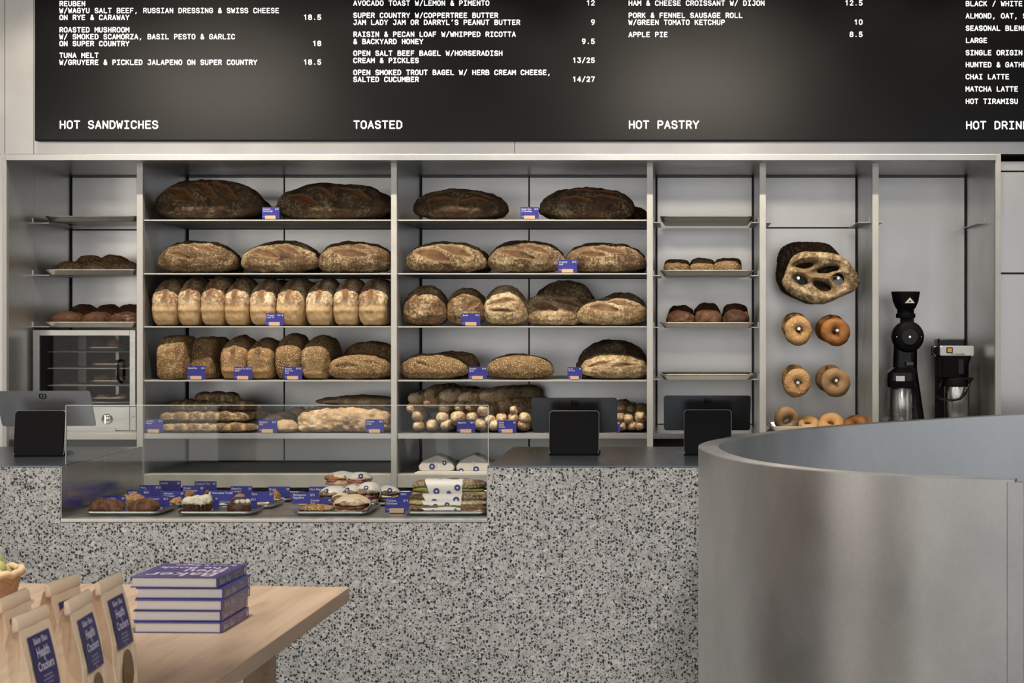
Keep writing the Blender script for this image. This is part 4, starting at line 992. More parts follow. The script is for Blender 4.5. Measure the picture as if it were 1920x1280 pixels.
for i, (ex, ey, r, yw, Y0, lb) in enumerate(FC): baguette(ex, ey, r, lb, yw, .40, Y0, 'baguette', seed=160 + i, group='seeded baguettes on the bottom bread shelf')
RT = [('lower', [(1011, 804, 9.5, 0), (1124, 804, 9.5, 0), (1147, 804, 10, 0), (1166, 804, 9.5, 0), (1184, 803, 9.5, 0), (1200, 804, 10, 0)]), ('upper', [(1162, 783, 12, 0), (1178, 786, 11, 2), (1200, 781, 12, -3)]), ('back', [(1163, 768, 11, 0), (1181, 771, 9, 0), (1200, 773, 9, 0)])]
for rn_, L_ in RT:
    for i, (ex, ey, r, yw) in enumerate(L_):
        lb = 'baguette end in the %s row beside the right post, %s from the left' % (rn_, nm[i])
        if ex == 1011: lb = 'single baguette end left of the register stand on the bottom bread shelf'
        baguette(ex, ey, r, lb, yw, .40, 6.71 + (.1 if rn_ == 'back' else 0), seed=170 + k, group='short baguettes by the right post'); k += 1
# ------------------------------------------------------------------ price cards
def card(x0, x1, y0, y1, Y, zb, text, price, label, yaw=0, holder=True, group='blue shelf price cards', wide=None):
    u = Y/FPX; w_ = (x1 - x0)*u; top = Z_(y0, Y); h = top - zb
    t = thing('price_card', label, 'price card', (X_((x0 + x1)/2, Y), Y, zb), math.radians(yaw), group)
    z0 = .004
    MB().box(-w_/2, w_/2, -.0006, .0006, z0, h).build('card', M['card'], t)
    if holder == 'back':
        MB().box(-w_*.22, w_*.22, .0012, .014, 0, .012).box(-w_*.22, w_*.22, -.0012, .0012, 0, .0035).build('holder', M['block'], t, bevel=.0008)
    elif holder:
        bw = w_*.30
        MB().box(-bw, bw, -.009, -.0012, 0, .0165).box(-bw, bw, .0012, .009, 0, .0165).box(-bw, bw, -.009, .009, 0, .0035).build('holder', M['block'], t, bevel=.0008)
    mb = MB(); sz = .0098*(w_/.077)
    for i, s_ in enumerate(text):
        font_into(mb, s_, sz, lambda a, b_, i=i: (-w_/2 + .004 + a, -.0012, h - .0035 - sz*.85 - i*sz*.92 + b_), bold=.012)
    font_into(mb, price, sz, lambda a, b_: (w_/2 - .003 + a, -.0012, h - .0035 - sz*.85 + b_), bold=.012, align='RIGHT')
    if holder is True and len(text) < 4:
        font_into(mb, 'Organic', sz*.5, lambda a, b_: (-w_/2 + .004 + a, -.0012, .012 + b_))
    mb.build('card_lettering', M['white'], t)
    return t
def scard(x0, x1, y0, sh, text, price, label, yaw=0):
    card(x0, x1, y0, 0, YS + .012, SZ[sh] + .0003, text, price, label, yaw)
scard(491.5, 524, 388, 1, ['Country', 'Sourdough'], '$15', 'blue price card between the two big dark loaves left of the middle post, top shelf')
scard(976, 1010, 388, 1, ['Super Rye', '& Caraway'], '$15', 'blue price card between the dark loaves in the right bay, top shelf')
scard(1046.5, 1082, 487, 2, ['Country', 'Loaf'], '$9.5', 'blue price card on the second shelf, the only one on that shelf')
scard(498.5, 532, 587, 3, ['Country', 'Loaf Tin'], '$11.5', 'blue price card in front of the floury tin loaves on the third shelf')
scard(866, 900.5, 587, 3, ['Boule'], '$7.5', 'blue price card in front of the second round loaf on the third shelf')
scard(351, 385.5, 686, 4, ['Dark Rye'], '$14', 'blue price card in front of the square dark rye brick, fourth shelf')
scard(438.5, 473, 687, 4, ['Seeded Tin', 'Loaf'], '$12.5', 'blue price card between the two pale-footed seeded tin loaves, fourth shelf')
scard(532.5, 566.5, 687, 4, ['Seeded', 'Spelt Tin', 'Loaf'], '$13.5', 'blue price card in front of the tall grainy tin loaves, fourth shelf')
scard(878.5, 913, 687, 4, ['Seeded', 'Spelt'], '$9.5', 'blue price card between the two oval seeded loaves, fourth shelf')
scard(1064, 1091, 688, 4, ['Rye &', 'Caraway'], '$9', 'narrow blue price card left of the smooth oval loaf, fourth shelf')
scard(271, 306, 785, 5, ['Country', 'Wheat'], '$12', 'blue price card at the left end of the bottom bread shelf')
scard(484.5, 519.5, 787, 5, ['Ciabatta', 'Roll'], '$2.5', 'blue price card in front of the ciabatta rolls')
scard(685.5, 720, 786, 5, ['Ciabatta', 'Large'], '$8.5', 'blue price card in front of the big pale slab loaf')
scard(856.5, 891, 788, 5, ['Baguette'], '$5.5', 'blue price card in front of the left baguette pile')
scard(934, 968.5, 788, 5, ['Multi', 'Seed', 'Ficelle'], '$6', 'blue price card in front of the small seeded baguette pile')
scard(1018, 1052, 790, 5, ['Ficelle'], '$4', 'blue price card mostly hidden by the register stand, bottom bread shelf')
scard(1128, 1163, 789, 5, ['Demi'], '$4', 'blue price card right of the register stand, bottom bread shelf')

# ------------------------------------------------------------------ trays with buns in the narrow bays
def bun(kind, x, y, z, w_, d, h, label, seed, group, name='bun', cat='bread', p=2.3, rz=0, **kw):
    o = link_mesh(name, loaf_mesh(w_, d, h, p=p, seed=seed, n=18, **kw), M[kind]); o.location = (x, y, z); o.rotation_euler = (0, 0, math.radians(rz))
    return tag(o, label, cat, group)
YT1 = 6.86
g = 'baking trays in the left bay'
for i, (y, lb) in enumerate(((409.5, 'empty baking tray on the top rails of the left bay'), (510, 'baking tray of seeded buns in the left bay'), (608.5, 'baking tray of dark brown buns just above the oven'))):
    xa, xb = X_(80, YT1), X_(254.5, YT1)
    z = Z_(y, YT1) - .012
    tray('baking_tray', lb, xb - xa, .32, (xa + xb)/2, YT1 + .17, z, h=.024, group=g)
    if i == 1:
        for k, (px, w_, yo) in enumerate(((134, 66, 0), (186, 68, .0), (236, 60, 0), (168, 60, .16), (214, 62, .16))):
            Y = YT1 + .085 + yo; hh = (Z_(490 - (9 if yo else 0), Y) - z - .003)
            bun('seeded', X_(px, Y), Y, z + .003, w_*Y/FPX, .11, hh, ('seeded bun in the front row of the left bay tray, ' if not yo else 'shaded seeded bun at the back of the left bay tray, ') + nm[k if not yo else k - 3] + ' from the left', 200 + k, 'seeded buns on the left bay tray')
    if i == 2:
        for k, (px, w_, yo) in enumerate(((127, 62, 0), (181, 62, 0), (238, 60, 0), (160, 56, .16), (205, 56, .16), (248, 56, .16))):
            Y = YT1 + .085 + yo; hh = (Z_(584 - (13 if yo else 0), Y) - z - .003)
            bun('brown', X_(px, Y), Y, z + .003, w_*Y/FPX, .12, hh, ('dark brown bun in the front row above the oven, ' if not yo else 'shaded brown bun at the back above the oven, ') + nm[k if not yo else k - 3] + ' from the left', 210 + k, 'dark brown buns above the oven')
YT4 = 6.78
g = 'baking trays in the middle narrow bay'
for i, (y, lb) in enumerate(((410, 'empty baking tray on the highest rails of the middle narrow bay'), (511, 'baking tray with three seeded loaves in the middle narrow bay'), (609.5, 'baking tray with three chocolate brown buns'), (707, 'empty baking tray lowest in the middle narrow bay'))):
    xa, xb = X_(1237.5, YT4), X_(1414.5, YT4); z = Z_(y, YT4) - .012
    tray('baking_tray', lb, xb - xa, .34, (xa + xb)/2, YT4 + .18, z, h=.024, group=g)
    if i == 1:
        for k, (px, w_, top) in enumerate(((1269, 48, 488), (1316, 48, 487), (1362, 52, 485))):
            Y = YT4 + .11; hh = Z_(top + 6, Y) - z - .003
            bun('seeded', X_(px + 2, Y + .15), Y + .15, z + .003, w_*Y/FPX, .13, Z_(top - 1, Y + .15) - z - .003, 'shaded square loaf in the back row of the seeded tray, %s from the left' % nm[k], 225 + k, 'seeded loaves on the middle bay tray', p=4.2)
            bun('seeded', X_(px, Y), Y, z + .003, w_*Y/FPX, .13, hh, 'small square seeded loaf at the front of the middle bay tray, %s from the left' % nm[k], 220 + k, 'seeded loaves on the middle bay tray', p=4.2)
        MB().box(-.012, .012, -.06, .06, 0, .0012).build('paper_sheet', M['paper'])  # lining paper corner
        o = bpy.data.objects['paper_sheet']; o.location = (X_(1391, YT4 + .1), YT4 + .14, z + .016); o.rotation_euler = (0, -.7, 0)
        tag(o, 'raised corner of lining paper at the right of the seeded loaves tray', 'paper')
    if i == 2:
        for k, (px, w_, top) in enumerate(((1278, 52, 571), (1328, 50, 568), (1380, 49, 568))):
            Y = YT4 + .12; hh = Z_(top + 13, Y) - z - .003
            bun('brown', X_(px - 1, Y + .15), Y + .15, z + .003, w_*Y/FPX*1.05, .13, Z_(top, Y + .15) - z - .003, 'shaded brown bun in the back row of the middle bay tray, %s from the left' % nm[k], 235 + k, 'brown buns on the middle bay tray', p=2.5, bump=.005)
            bun('brown', X_(px, Y), Y, z + .003, w_*Y/FPX, .13, hh, 'domed chocolate brown bun at the front of the middle bay tray, %s from the left' % nm[k], 230 + k, 'brown buns on the middle bay tray', p=2.5, bump=.005)

# ------------------------------------------------------------------ pegs: holed breads and bagels
def hang(me, mat, x, y, Y, name, label, cat, group, rz=0, tilt=0):
    o = link_mesh(name, me, M[mat]); o.location = at(x, y, Y); o.rotation_euler = (tilt, rz, 0)
    return tag(o, label, cat, group)
u = 6.80/FPX
def H_(cx, cy, a, b_, r): return ((cx - 1536)*u, -(cy - 520)*u, a*u, b_*u, math.radians(r))
front = [H_(1509, 498, 18, 5, 6), H_(1551, 506, 21, 6.5, 10), H_(1499, 525, 17, 8, -25), H_(1541, 537, 17, 8.5, -22), H_(1571, 524, 10, 11, 20)]
hang(holed_bread_mesh(149*u, 107*u, front, seed=2, th=.05), 'foug', 1537, 520, 6.80, 'holed_flatbread', 'large leaf-shaped holed bread hanging in front on the two upper pegs', 'bread', 'holed breads on the upper pegs')
u = 6.98/FPX
back = [((1497 - 1520)*u, -(525 - 508)*u, 17*u, 10*u, -.3), ((1570 - 1520)*u, -(521 - 508)*u, 12*u, 12*u, 0)]
hang(holed_bread_mesh(147*u, 128*u, back, seed=7, th=.05), 'sour', 1520, 510, 6.98, 'holed_flatbread', 'shade-coloured holed bread hanging behind the leaf-shaped one, showing above and to its left', 'bread', 'holed breads on the upper pegs', rz=math.radians(8))  # dark crust material stands in for the shade behind the front bread
g = 'bagels hung on the pegs'
def bag_l(cx, cy, R, mat, Y, label, seed, sx=1.0):
    uu = Y/FPX; me = torus_mesh(R*uu*.58, R*uu*.42, seed)
    return hang(me, mat, cx, cy, Y, 'bagel', label, 'bagel', g, rz=seed*1.3)
for (cx, cy, R, mat, sd, lb) in ((1497, 620, 27, 'bagelsesame', 1, 'seeded bagel on the upper left bagel peg'), (1566, 622, 27, 'bageldark', 2, 'shiny brown bagel on the upper right bagel peg'), (1495, 718, 26.5, 'bagelsesame', 3, 'seeded bagel on the lower left bagel peg'), (1566, 716.5, 27, 'bagelgrain', 4, 'greyish wholegrain bagel on the lower right bagel peg')):
    bag_l(cx, cy, R, mat, 6.80, lb, sd)
    bag_l(cx - (5 if mat == 'bagelsesame' else 9), cy - 7, R, mat, 6.92, lb.replace('bagel on', 'bagel hanging behind the front one on'), sd + 10)
# bagels lying in the tray at the foot of the pegs
xa, xb = X_(1438, 6.8), X_(1632, 6.8)
tray('bagel_tray', 'shallow tray of bagels at the foot of the pegboard', xb - xa - .01, .30, (xa + xb)/2, 6.88, SZ[5] + .0005, h=.025)
g = 'bagels lying at the foot of the pegboard'
for (cx, cy, R, mat, sd, tx, rz, Y, lb) in ((1475, 788, 24.5, 'bagelgrain', 21, -.15, .25, 6.78, 'wholegrain bagel standing at the left of the bagel tray'), (1515, 796, 22, 'bagelsesame', 22, .95, .0, 6.84, 'seeded bagel lying second in the bagel tray'), (1558, 795, 25, 'bagel', 23, .75, -.1, 6.80, 'pale plain bagel lying third in the bagel tray'), (1606, 797, 25, 'bageldark', 24, .9, .1, 6.84, 'shiny brown bagel at the right of the bagel tray'), (1643, 800, 18, 'bagel', 25, .9, .1, 6.95, 'plain bagel half hidden at the far right of the bagel tray')):
    uu = Y/FPX; o = link_mesh('bagel', torus_mesh(R*uu*.60, R*uu*.42, sd), M[mat]); o.location = at(cx if cx < 1640 else 1622, cy, Y); o.rotation_euler = (-tx, 0, rz)
    tag(o, lb, 'bagel', g)

# ------------------------------------------------------------------ coffee grinder and brewer
Yg = 6.92; ug = Yg/FPX; zb = SZ[5] + .0006
t = thing('coffee_grinder', 'tall black coffee grinder with a round burr head and flared hopper', 'coffee grinder', (X_(1699, Yg), Yg, zb))
def gz(y): return Z_(y, Yg) - zb
def gx(x): return (x - 1699)*ug
MB().loft([rrect(.20, .26, .03, 0, 5, (gx(1700), .03)), rrect(.20, .26, .03, .03, 5, (gx(1700), .03)), rrect(.15, .18, .03, .05, 5, (gx(1699), .04)), rrect(.105, .15, .03, gz(690), 5, (gx(1697), .05)), rrect(.10, .15, .03, gz(640), 5, (gx(1698), .05))]).build('body', M['gloss'], t, smooth=False, bevel=.002)
MB().lathe([(.0, .0), (.052, .0), (.066, .012), (.068, .03), (.068, .07), (.06, .085), (0, .085)], 40, (gx(1701), -.06, gz(631)), 'y', False, False).build('burr_housing', M['black'], t, smooth=False, bevel=0)
MB().lathe([(.0, -.004), (.034, -.004), (.034, .004)], 28, (gx(1702), -.062, gz(631)), 'y', False).build('dial', M['gloss'], t)
for dx, dz, r in ((0, 0, .007), (-.055, 0, .0035), (.049, 0, .0035)):
    MB().lathe([(0, -.006), (r*.7, -.006), (r, 0), (r, .01)], 12, (gx(1702) + dx, -.062 if dx == 0 else -.054, gz(631) + dz), 'y', False).build('screw', M['chrome'], t)
MB().box(gx(1689), gx(1712), -.03, .03, gz(608), gz(592)).build('neck', M['black'], t, bevel=.003)
MB().lathe([(.040, gz(596)), (.042, gz(594)), (.042, gz(588)), (.036, gz(587)), (.036, gz(580)), (.043, gz(577)), (.055, gz(565)), (.060, gz(552)), (.0625, gz(548)), (.060, gz(546.5)), (.056, gz(548)), (.03, gz(575))], 40, (gx(1698), 0, 0), 'z', True, True).build('hopper', M['black'], t, smooth=False)
sg = MB(); cx, cz = gx(1702.5), gz(563.5); a = .021
yl = -.0600
T3 = [(cx - a, cz - a*.52), (cx + a, cz - a*.52), (cx, cz + a*.62)]; T4 = [(cx - a*.2, cz - a*.28), (cx + a*.2, cz - a*.28), (cx + a*.2, cz + .0), (cx - a*.2, cz + .0)]
sg.prism(T3, yl - .001, yl + .012); sg.build('triangle_badge', M['white'], t)
MB().prism(T4, yl - .0018, yl).build('badge_mark', M['black'], t)
MB().loft([rrect(.125, .12, .025, gz(724), 5, (gx(1687), -.05)), rrect(.13, .125, .03, gz(712), 5, (gx(1687), -.05)), rrect(.125, .12, .03, gz(697), 5, (gx(1688), -.05)), rrect(.08, .09, .02, gz(688), 5, (gx(1690), -.04))]).build('chute_cover', M['gloss'], t)
MB().box(gx(1673), gx(1690), -.116, -.10, gz(713), gz(703)).build('lever', M['tablet'], t, bevel=.002)
MB().lathe([(.0095, 0), (.0105, .004), (.0105, .028)], 14, (gx(1696), -.06, gz(682)), 'x').build('spout', M['chrome'], t)
MB().lathe([(.050, 0), (.052, .003), (.052, gz(726)), (.050, gz(724.5))], 40, (gx(1688), -.05, .0), 'z').build('grounds_canister', M['steel'], t)
for o in t.children:
    if o.name.split('.')[0] in ('burr_housing', 'dial', 'hopper', 'grounds_canister', 'screw'): sm(o)

Yb_ = 6.92
t = thing('coffee_brewer', 'black filter coffee brewer with a steel front and a thermos jug beneath', 'coffee brewer', (X_(1786, Yb_), Yb_, zb))
def bx(x): return (x - 1786)*ug
MB().box(bx(1755), bx(1820), -.03, .14, gz(667), gz(650)).box(bx(1762), bx(1822), .07, .14, 0, gz(660)).build('housing', M['black'], t, bevel=.004)
MB().loft([rrect(.10, .12, .02, gz(706), 5, (bx(1782), -.02)), rrect(.125, .14, .02, gz(672), 5, (bx(1787), -.02)), rrect(.13, .145, .02, gz(666), 5, (bx(1788), -.02))]).build('filter_basket', M['black'], t)
MB().box(bx(1790), bx(1800), -.094, -.088, gz(700), gz(672)).build('basket_handle', M['gloss'], t, bevel=.001)
MB().loft([rrect_xz(62*ug, 18*ug, .008, -.048, 5, (bx(1791), gz(657.5))), rrect_xz(64*ug, 20*ug, .008, -.046, 5, (bx(1791), gz(657.5))), rrect_xz(64*ug, 20*ug, .008, -.036, 5, (bx(1791), gz(657.5)))]).build('front_panel', M['alu'], t)
MB().loft([rrect_xz(12*ug, 11*ug, .004, -.050, 4, (bx(1777), gz(656))), rrect_xz(12*ug, 11*ug, .004, -.047, 4, (bx(1777), gz(656)))]).build('switch_frame', M['black'], t)
MB().loft([rrect_xz(8.5*ug, 7.5*ug, .002, -.0525, 4, (bx(1777), gz(656))), rrect_xz(8.5*ug, 7.5*ug, .002, -.049, 4, (bx(1777), gz(656)))]).build('switch', M['orange'], t)
mb = MB(); font_into(mb, 'TECHNIVORM', .0085, lambda a, b_: (bx(1780) + a, -.0488, gz(664.5) + b_), bold=.01, sx=1.05); mb.build('panel_lettering', M['gloss'], t)
MB().loft([rrect(52*ug, .12, .012, gz(648), 5, (bx(1783), .03)), rrect(53*ug, .12, .012, gz(637), 5, (bx(1783), .03)), rrect(51*ug, .115, .012, gz(635), 5, (bx(1783), .03))]).build('lid', M['gloss'], t)
MB().tube([(bx(1757), -.02, gz(649)), (bx(1748), -.02, gz(650)), (bx(1747), -.02, gz(660)), (bx(1752), -.02, gz(666)), (bx(1758), -.02, gz(668))], .0035, 8).build('side_bracket', M['chrome'], t, smooth=True)
t = thing('thermos_jug', 'brushed steel thermos jug with a black loop handle under the coffee brewer', 'jug', (X_(1794, 6.87), 6.87, zb))
def jz(y): return Z_(y, 6.87) - zb
sm(MB().lathe([(.050, 0), (.0535, .004), (.0535, jz(727)), (.052, jz(724))], 40).build('jug_body', M['steel'], t))
sm(MB().lathe([(.053, jz(724)), (.0535, jz(722)), (.050, jz(712)), (.046, jz(708)), (0, jz(707))], 40, cap1=False).build('collar', M['black'], t))
jx = lambda x: (x - 1794)*6.87/FPX
MB().tube([(jx(1819), -.03, jz(708)), (jx(1812), -.055, jz(722)), (jx(1804), -.060, jz(738)), (jx(1796), -.062, jz(746)), (jx(1780), -.063, jz(749)), (jx(1760), -.062, jz(746)), (jx(1752), -.060, jz(740)), (jx(1756), -.055, jz(724)), (jx(1765), -.045, jz(711))], .0052, 10).build('loop_handle', M['gloss'], t, smooth=True)
MB().box(jx(1790), jx(1822), -.045, -.005, jz(712), jz(707)).build('hinge', M['black'], t, bevel=.002)

# ------------------------------------------------------------------ little oven in the left bay
Yo = 6.82; uo = Yo/FPX; zo_ = SZ[5] + .012
ox0, ox1 = X_(65, Yo), X_(257, Yo); ow = ox1 - ox0
t = thing('oven', 'small steel countertop oven with a glass door and wire racks under the left bay trays', 'oven', ((ox0 + ox1)/2, Yo, SZ[5] + .0005))
b0 = SZ[5] + .0005
oz = lambda y: Z_(y, Yo) - b0
oxx = lambda x: X_(x, Yo) - (ox0 + ox1)/2
hw = ow/2; zt_, zl = oz(618.5), oz(762)
MB().box(-hw, -hw + .004, 0, .36, .012, zt_).box(hw - .004, hw, 0, .36, .012, zt_).box(-hw, hw, 0, .36, zt_ - .005, zt_).box(-hw, hw, .352, .36, .012, zt_).box(-hw, hw, .003, .36, .012, zl).build('casing', M['ovensteel'], t)
MB().box(-hw + .0045, hw - .0045, .345, .351, zl, zt_ - .0055).box(-hw + .0045, hw - .0045, .005, .344, zl + .0005, zl + .002).box(-hw + .0045, -hw + .006, .005, .344, zl + .003, zt_ - .0055).box(hw - .006, hw - .0045, .005, .344, zl + .003, zt_ - .0055).box(-hw + .007, hw - .007, .005, .344, zt_ - .0075, zt_ - .0055).build('lining', M['ovendark'], t)
MB().box(oxx(170), oxx(176), .30, .344, zl + .003, zt_ - .006).box(oxx(98), oxx(114), .29, .344, zl + .003, zt_ - .006).build('duct', M['ovensteel'], t)
dr = MB().box(-hw, oxx(77.5), -.02, 0, zl + .002, zt_).box(oxx(246), hw, -.02, 0, zl + .002, zt_).box(oxx(77.5), oxx(246), -.02, 0, oz(629), zt_).box(oxx(77.5), oxx(246), -.02, 0, zl + .002, zl + .008).build('door', M['ovensteel'], t, bevel=.001)
MB().box(oxx(77.5), oxx(246), -.012, -.007, zl + .008, oz(629)).build('door_glass', M['ovenglass'], dr)
MB().tube([(oxx(231), -.021, oz(716)), (oxx(229), -.04, oz(713)), (oxx(228.5), -.046, oz(706)), (oxx(228.5), -.046, oz(684)), (oxx(228.5), -.040, oz(677)), (oxx(229), -.021, oz(675))], .006, 10).build('door_handle', M['gloss'], dr, smooth=True)
for (sx_, sy_) in ((69, 637), (251.5, 638), (251.5, 709), (251.5, 780)):
    MB().lathe([(0, -.024), (.002, -.024), (.003, -.02)], 10, (oxx(sx_), 0, oz(sy_)), 'y', False).build('screw', M['chrome'], t if sy_ > 770 else dr)
cp = MB().box(-hw, oxx(245), -.014, .003, oz(806), zl).box(oxx(245.5), hw, -.014, .003, oz(806), zl).build('control_panel', M['ovensteel'], t, bevel=.001)
sm(MB().lathe([(0, -.030), (.016, -.030), (.021, -.026), (.023, -.014)], 28, (oxx(203.5), 0, oz(785)), 'y', False).box(oxx(203.5) - .003, oxx(203.5) + .003, -.040, -.028, oz(785) - .018, oz(785) + .018).build('knob', M['chrome'], cp))
MB().box(-hw + .02, oxx(219), -.02, .30, 0, .0125).box(oxx(222), hw - .01, .01, .30, 0, .0125).build('foot_rail', M['ovensteel'], t)
RK = [660, 691.5, 723.5, 756]
for y in RK:
    mb = MB(); z = oz(y)
    mb.tube([(oxx(84), .03, z), (oxx(247), .03, z)], .0022, 6).tube([(oxx(84), .30, z), (oxx(247), .30, z)], .0022, 6)
    for k in range(27):
        xx = oxx(87) + (oxx(245) - oxx(87))*k/26
        mb.tube([(xx, .026, z + .002), (xx, .304, z + .002)], .0014, 5)
    mb.build('rack', M['post'], t, smooth=True)
g = 'pans of pastries in the oven'; ocx = (ox0 + ox1)/2
for i, (xa, xb, ytop, yb, mat, lb) in enumerate(((168, 234, 634, 656, 'choc', 'top'), (176, 240, 672, 687.5, 'choc', 'second'), (174, 242, 703, 720, 'nutty', 'third'), (176, 243, 736, 752, 'nutty', 'lowest'))):
    Yp = Yo + .14; up = Yp/FPX; z = b0 + oz(RK[i]) + .0045
    px0, px1 = X_(xa, Yp), X_(xb, Yp)
    o = tray('oven_pan', 'small pan of pastries on the %s oven rack' % lb, px1 - px0, .15, (px0 + px1)/2, Yp + .02, z, h=.016, group=g)
    for k in range(2):
        w_ = (px1 - px0)*.42
        bun(['choc', 'choc', 'nutty', 'nutty'][i] if not (i == 0 and k == 1) else 'nutty', px0 + (px1 - px0)*(.28 + .44*k), Yp + .01, z + .003, w_, .075, Z_(ytop + 3*k, Yp) - z - .003, '%s pastry in the pan on the %s oven rack' % (('left', 'right')[k], lb), 240 + 2*i + k, 'pastries in the oven', name='pastry', cat='pastry', p=2.6, bump=.006)

# ------------------------------------------------------------------ wrapped parcels on the low shelf of the right bay
t = None
Yw = YS + .10
MB().box(-.17, .15, -.10, .12, 0, .004).box(-.16, .16, -.09, .12, .0042, .008).build('paper_stack', M['paper'])
o = bpy.data.objects['paper_stack']; o.location = (X_(858, Yw), Yw + .02, SZ[6] + .0005); tag(o, 'thin stack of white paper sheets under the wrapped parcels', 'paper')
def disc(mb, cx, cz, r, y, n=20, ry=1.0): mb.add([(cx + r*math.cos(2*math.pi*k/n), y(cx + r*math.cos(2*math.pi*k/n), cz + r*ry*math.sin(2*math.pi*k/n)), cz + r*ry*math.sin(2*math.pi*k/n)) for k in range(n)], [tuple(range(n))])
def parcel(x0, x1, ytop, label, marks, seed):
    Y = Yw; uu = Y/FPX; z0 = SZ[6] + .009; w_ = (x1 - x0)*uu; h = Z_(ytop, Y) - z0
    b = thing('wrapped_parcel', label, 'parcel', (X_((x0 + x1)/2, Y), Y, z0), 0, 'white paper parcels on the low shelf')
    prof = [(-.5, .06), (-.52, .28), (-.44, .55), (-.22, .80), (-.02, .98), (.02, .98), (.25, .80), (.45, .52), (.51, .25), (.49, .05), (.4, 0), (-.4, 0)]
    mb = MB(); L = []
    for y, k in ((-.055, .90), (-.045, .97), (0, 1), (.05, .99), (.065, .92)): L.append([(px*w_*k, y, pz*h*(1 if k > .95 else .97)) for px, pz in prof])
    mb.loft(L); mb.build('paper_wrap', M['paper'], b, bevel=.003)
    MB().tube([(-.003, -.058, .006), (.0, -.058, h*.5), (.001, -.054, h*.9)], .0012, 5).tube([(-.36*w_, -.054, h*.62), (-.02*w_, -.052, h*.93)], .0012, 5).build('fold_seam', M['page'], b)
    mb = MB(); m2 = MB()
    for (px, py, r) in marks:
        cx, cz = X_(px, Y) - b.location.x, Z_(py, Y) - z0
        disc(mb, cx, cz, r*uu, lambda a, c: -.0562); disc(m2, cx, cz, r*uu*.36, lambda a, c: -.0568)
    mb.build('printed_mark', M['mark'], b); m2.build('mark_centre', M['white'], b)
parcel(788, 856, 850, 'white paper parcel with blue eye prints, left of the pair on the low shelf', [(814, 872, 5.5), (837, 865, 4)], 1)
parcel(858, 925, 849, 'white paper parcel on the low shelf, partly behind the right terrazzo block', [(868, 880, 5), (896, 877, 5.5)], 2)
# ------------------------------------------------------------------ pastry display
g = 'small trays in the pastry display'
PT = ZD + .0005
def dtray(x0, x1, Y0, Y1, label):
    Xa, Xb = X_(x0, Y0), X_(x1, Y0)
    tray('display_tray', label, Xb - Xa, Y1 - Y0, (Xa + Xb)/2, (Y0 + Y1)/2, PT, h=.014, group=g, mat='steel')
dtray(155, 300, 5.06, 5.27, 'front left display tray with two chocolate croissants')
dtray(190, 345, 5.29, 5.47, 'second row left display tray with nut pastries')
dtray(235, 372, 5.49, 5.68, 'back left display tray behind the price cards')
dtray(328, 474, 5.06, 5.22, 'front display tray with the cream tart and the chocolate tart')
dtray(362, 512, 5.24, 5.42, 'second row display tray behind the tarts')
dtray(398, 546, 5.44, 5.66, 'back display tray at the middle of the display')
dtray(546, 690, 5.06, 5.30, 'front display tray with the nut croissant and the paper-wrapped roll')
dtray(590, 750, 5.32, 5.68, 'rear display tray piled with paper-wrapped rolls')
dtray(757, 913, 5.06, 5.70, 'right display tray holding the stack of long sandwiches')
TZ = PT + .003
CG = 'blue cards in the pastry display'
def dcard(x0, x1, y0, ybot, text, price, label, holder=False, Y=None):
    Y = Y or (CAMZ - TZ)*FPX/(ybot - 600)
    card(x0, x1, y0, 0, Y, TZ, text, price, label, 0, 'block' if holder else 'back', CG)
dcard(191, 235.5, 929, 952, ['Choc Nut'], '$8', 'blue card behind the left chocolate croissant at the front of the display')
dcard(238, 281, 918, 941, ['Almond'], '$8.5', 'blue card low behind the flaky almond pastry', Y=5.42)
dcard(262, 303, 909, 935, ['Pain', 'au Choc'], '$7.5', 'blue card standing third from the left end of the display')
dcard(276, 317.5, 930, 953, ['Croissant'], '$6.5', 'blue card just right of the second chocolate croissant')
dcard(299, 339, 901, 924, ['Danish'], '$8', 'blank-looking blue card, tallest of the back row at the left')
dcard(305, 346, 920, 942, ['Almond', 'Croissant'], '$9', 'blue card left of the cream tart, second row')
dcard(342, 383, 910, 934, ['Mixed', 'Fruit Danish'], '$8', 'blue card behind and above the cream tart')
dcard(365, 406, 902, 926, ['Custard Tart'], '$7', 'blue card in the back row right above the cream tart')
dcard(395, 438, 919, 942, ['Chocolate Tart'], '$8', 'blue card between the two tarts, second row')
dcard(372, 411, 930, 953, ['Tart'], '$7', 'blue card half hidden behind the cream tart', Y=5.20)
dcard(432, 473, 911, 934, ['Pistachio', 'Escargot'], '$9', 'blue card in the back row above the chocolate tart')
dcard(439, 482, 931, 954, ['Brownie &', 'Cream Tart'], '$8.5', 'blue card directly behind the chocolate tart', Y=5.205)
dcard(470, 513, 921, 943, ['Slice'], '$7', 'blue card right of the chocolate tart, second row')
dcard(503, 544, 912, 934, ['Bread', 'Pudding'], '$8', 'blue card alone at the right of the back row, middle of the display')
dcard(579, 621, 912, 935, ['Ham Baguette'], '$12', 'blue card in the back row left of the wrapped rolls', Y=5.50)
dcard(548, 592, 922.5, 947, ['Bolognese', 'Baguette'], '$12', 'blue card at the left of the wrapped rolls, second row', Y=5.34)
dcard(580, 623, 932.5, 954, ['Sausage', 'Roll'], '$9', 'blue card behind the nut croissant', Y=5.25)
dcard(655, 697, 933, 955, ['Pastrami'], '$13', 'blue card behind the roll in brown paper', Y=5.25)
dcard(749, 790, 921, 944, ['Salad'], '$14', 'blue card half hidden behind the left end of the long sandwiches', Y=5.40)
card(722, 767, 933, 0, 5.13, PT, ['Chicken', 'Schnitzel'], '$14', 'blue card in a dark wooden block left of the long sandwiches', 0, True, CG)

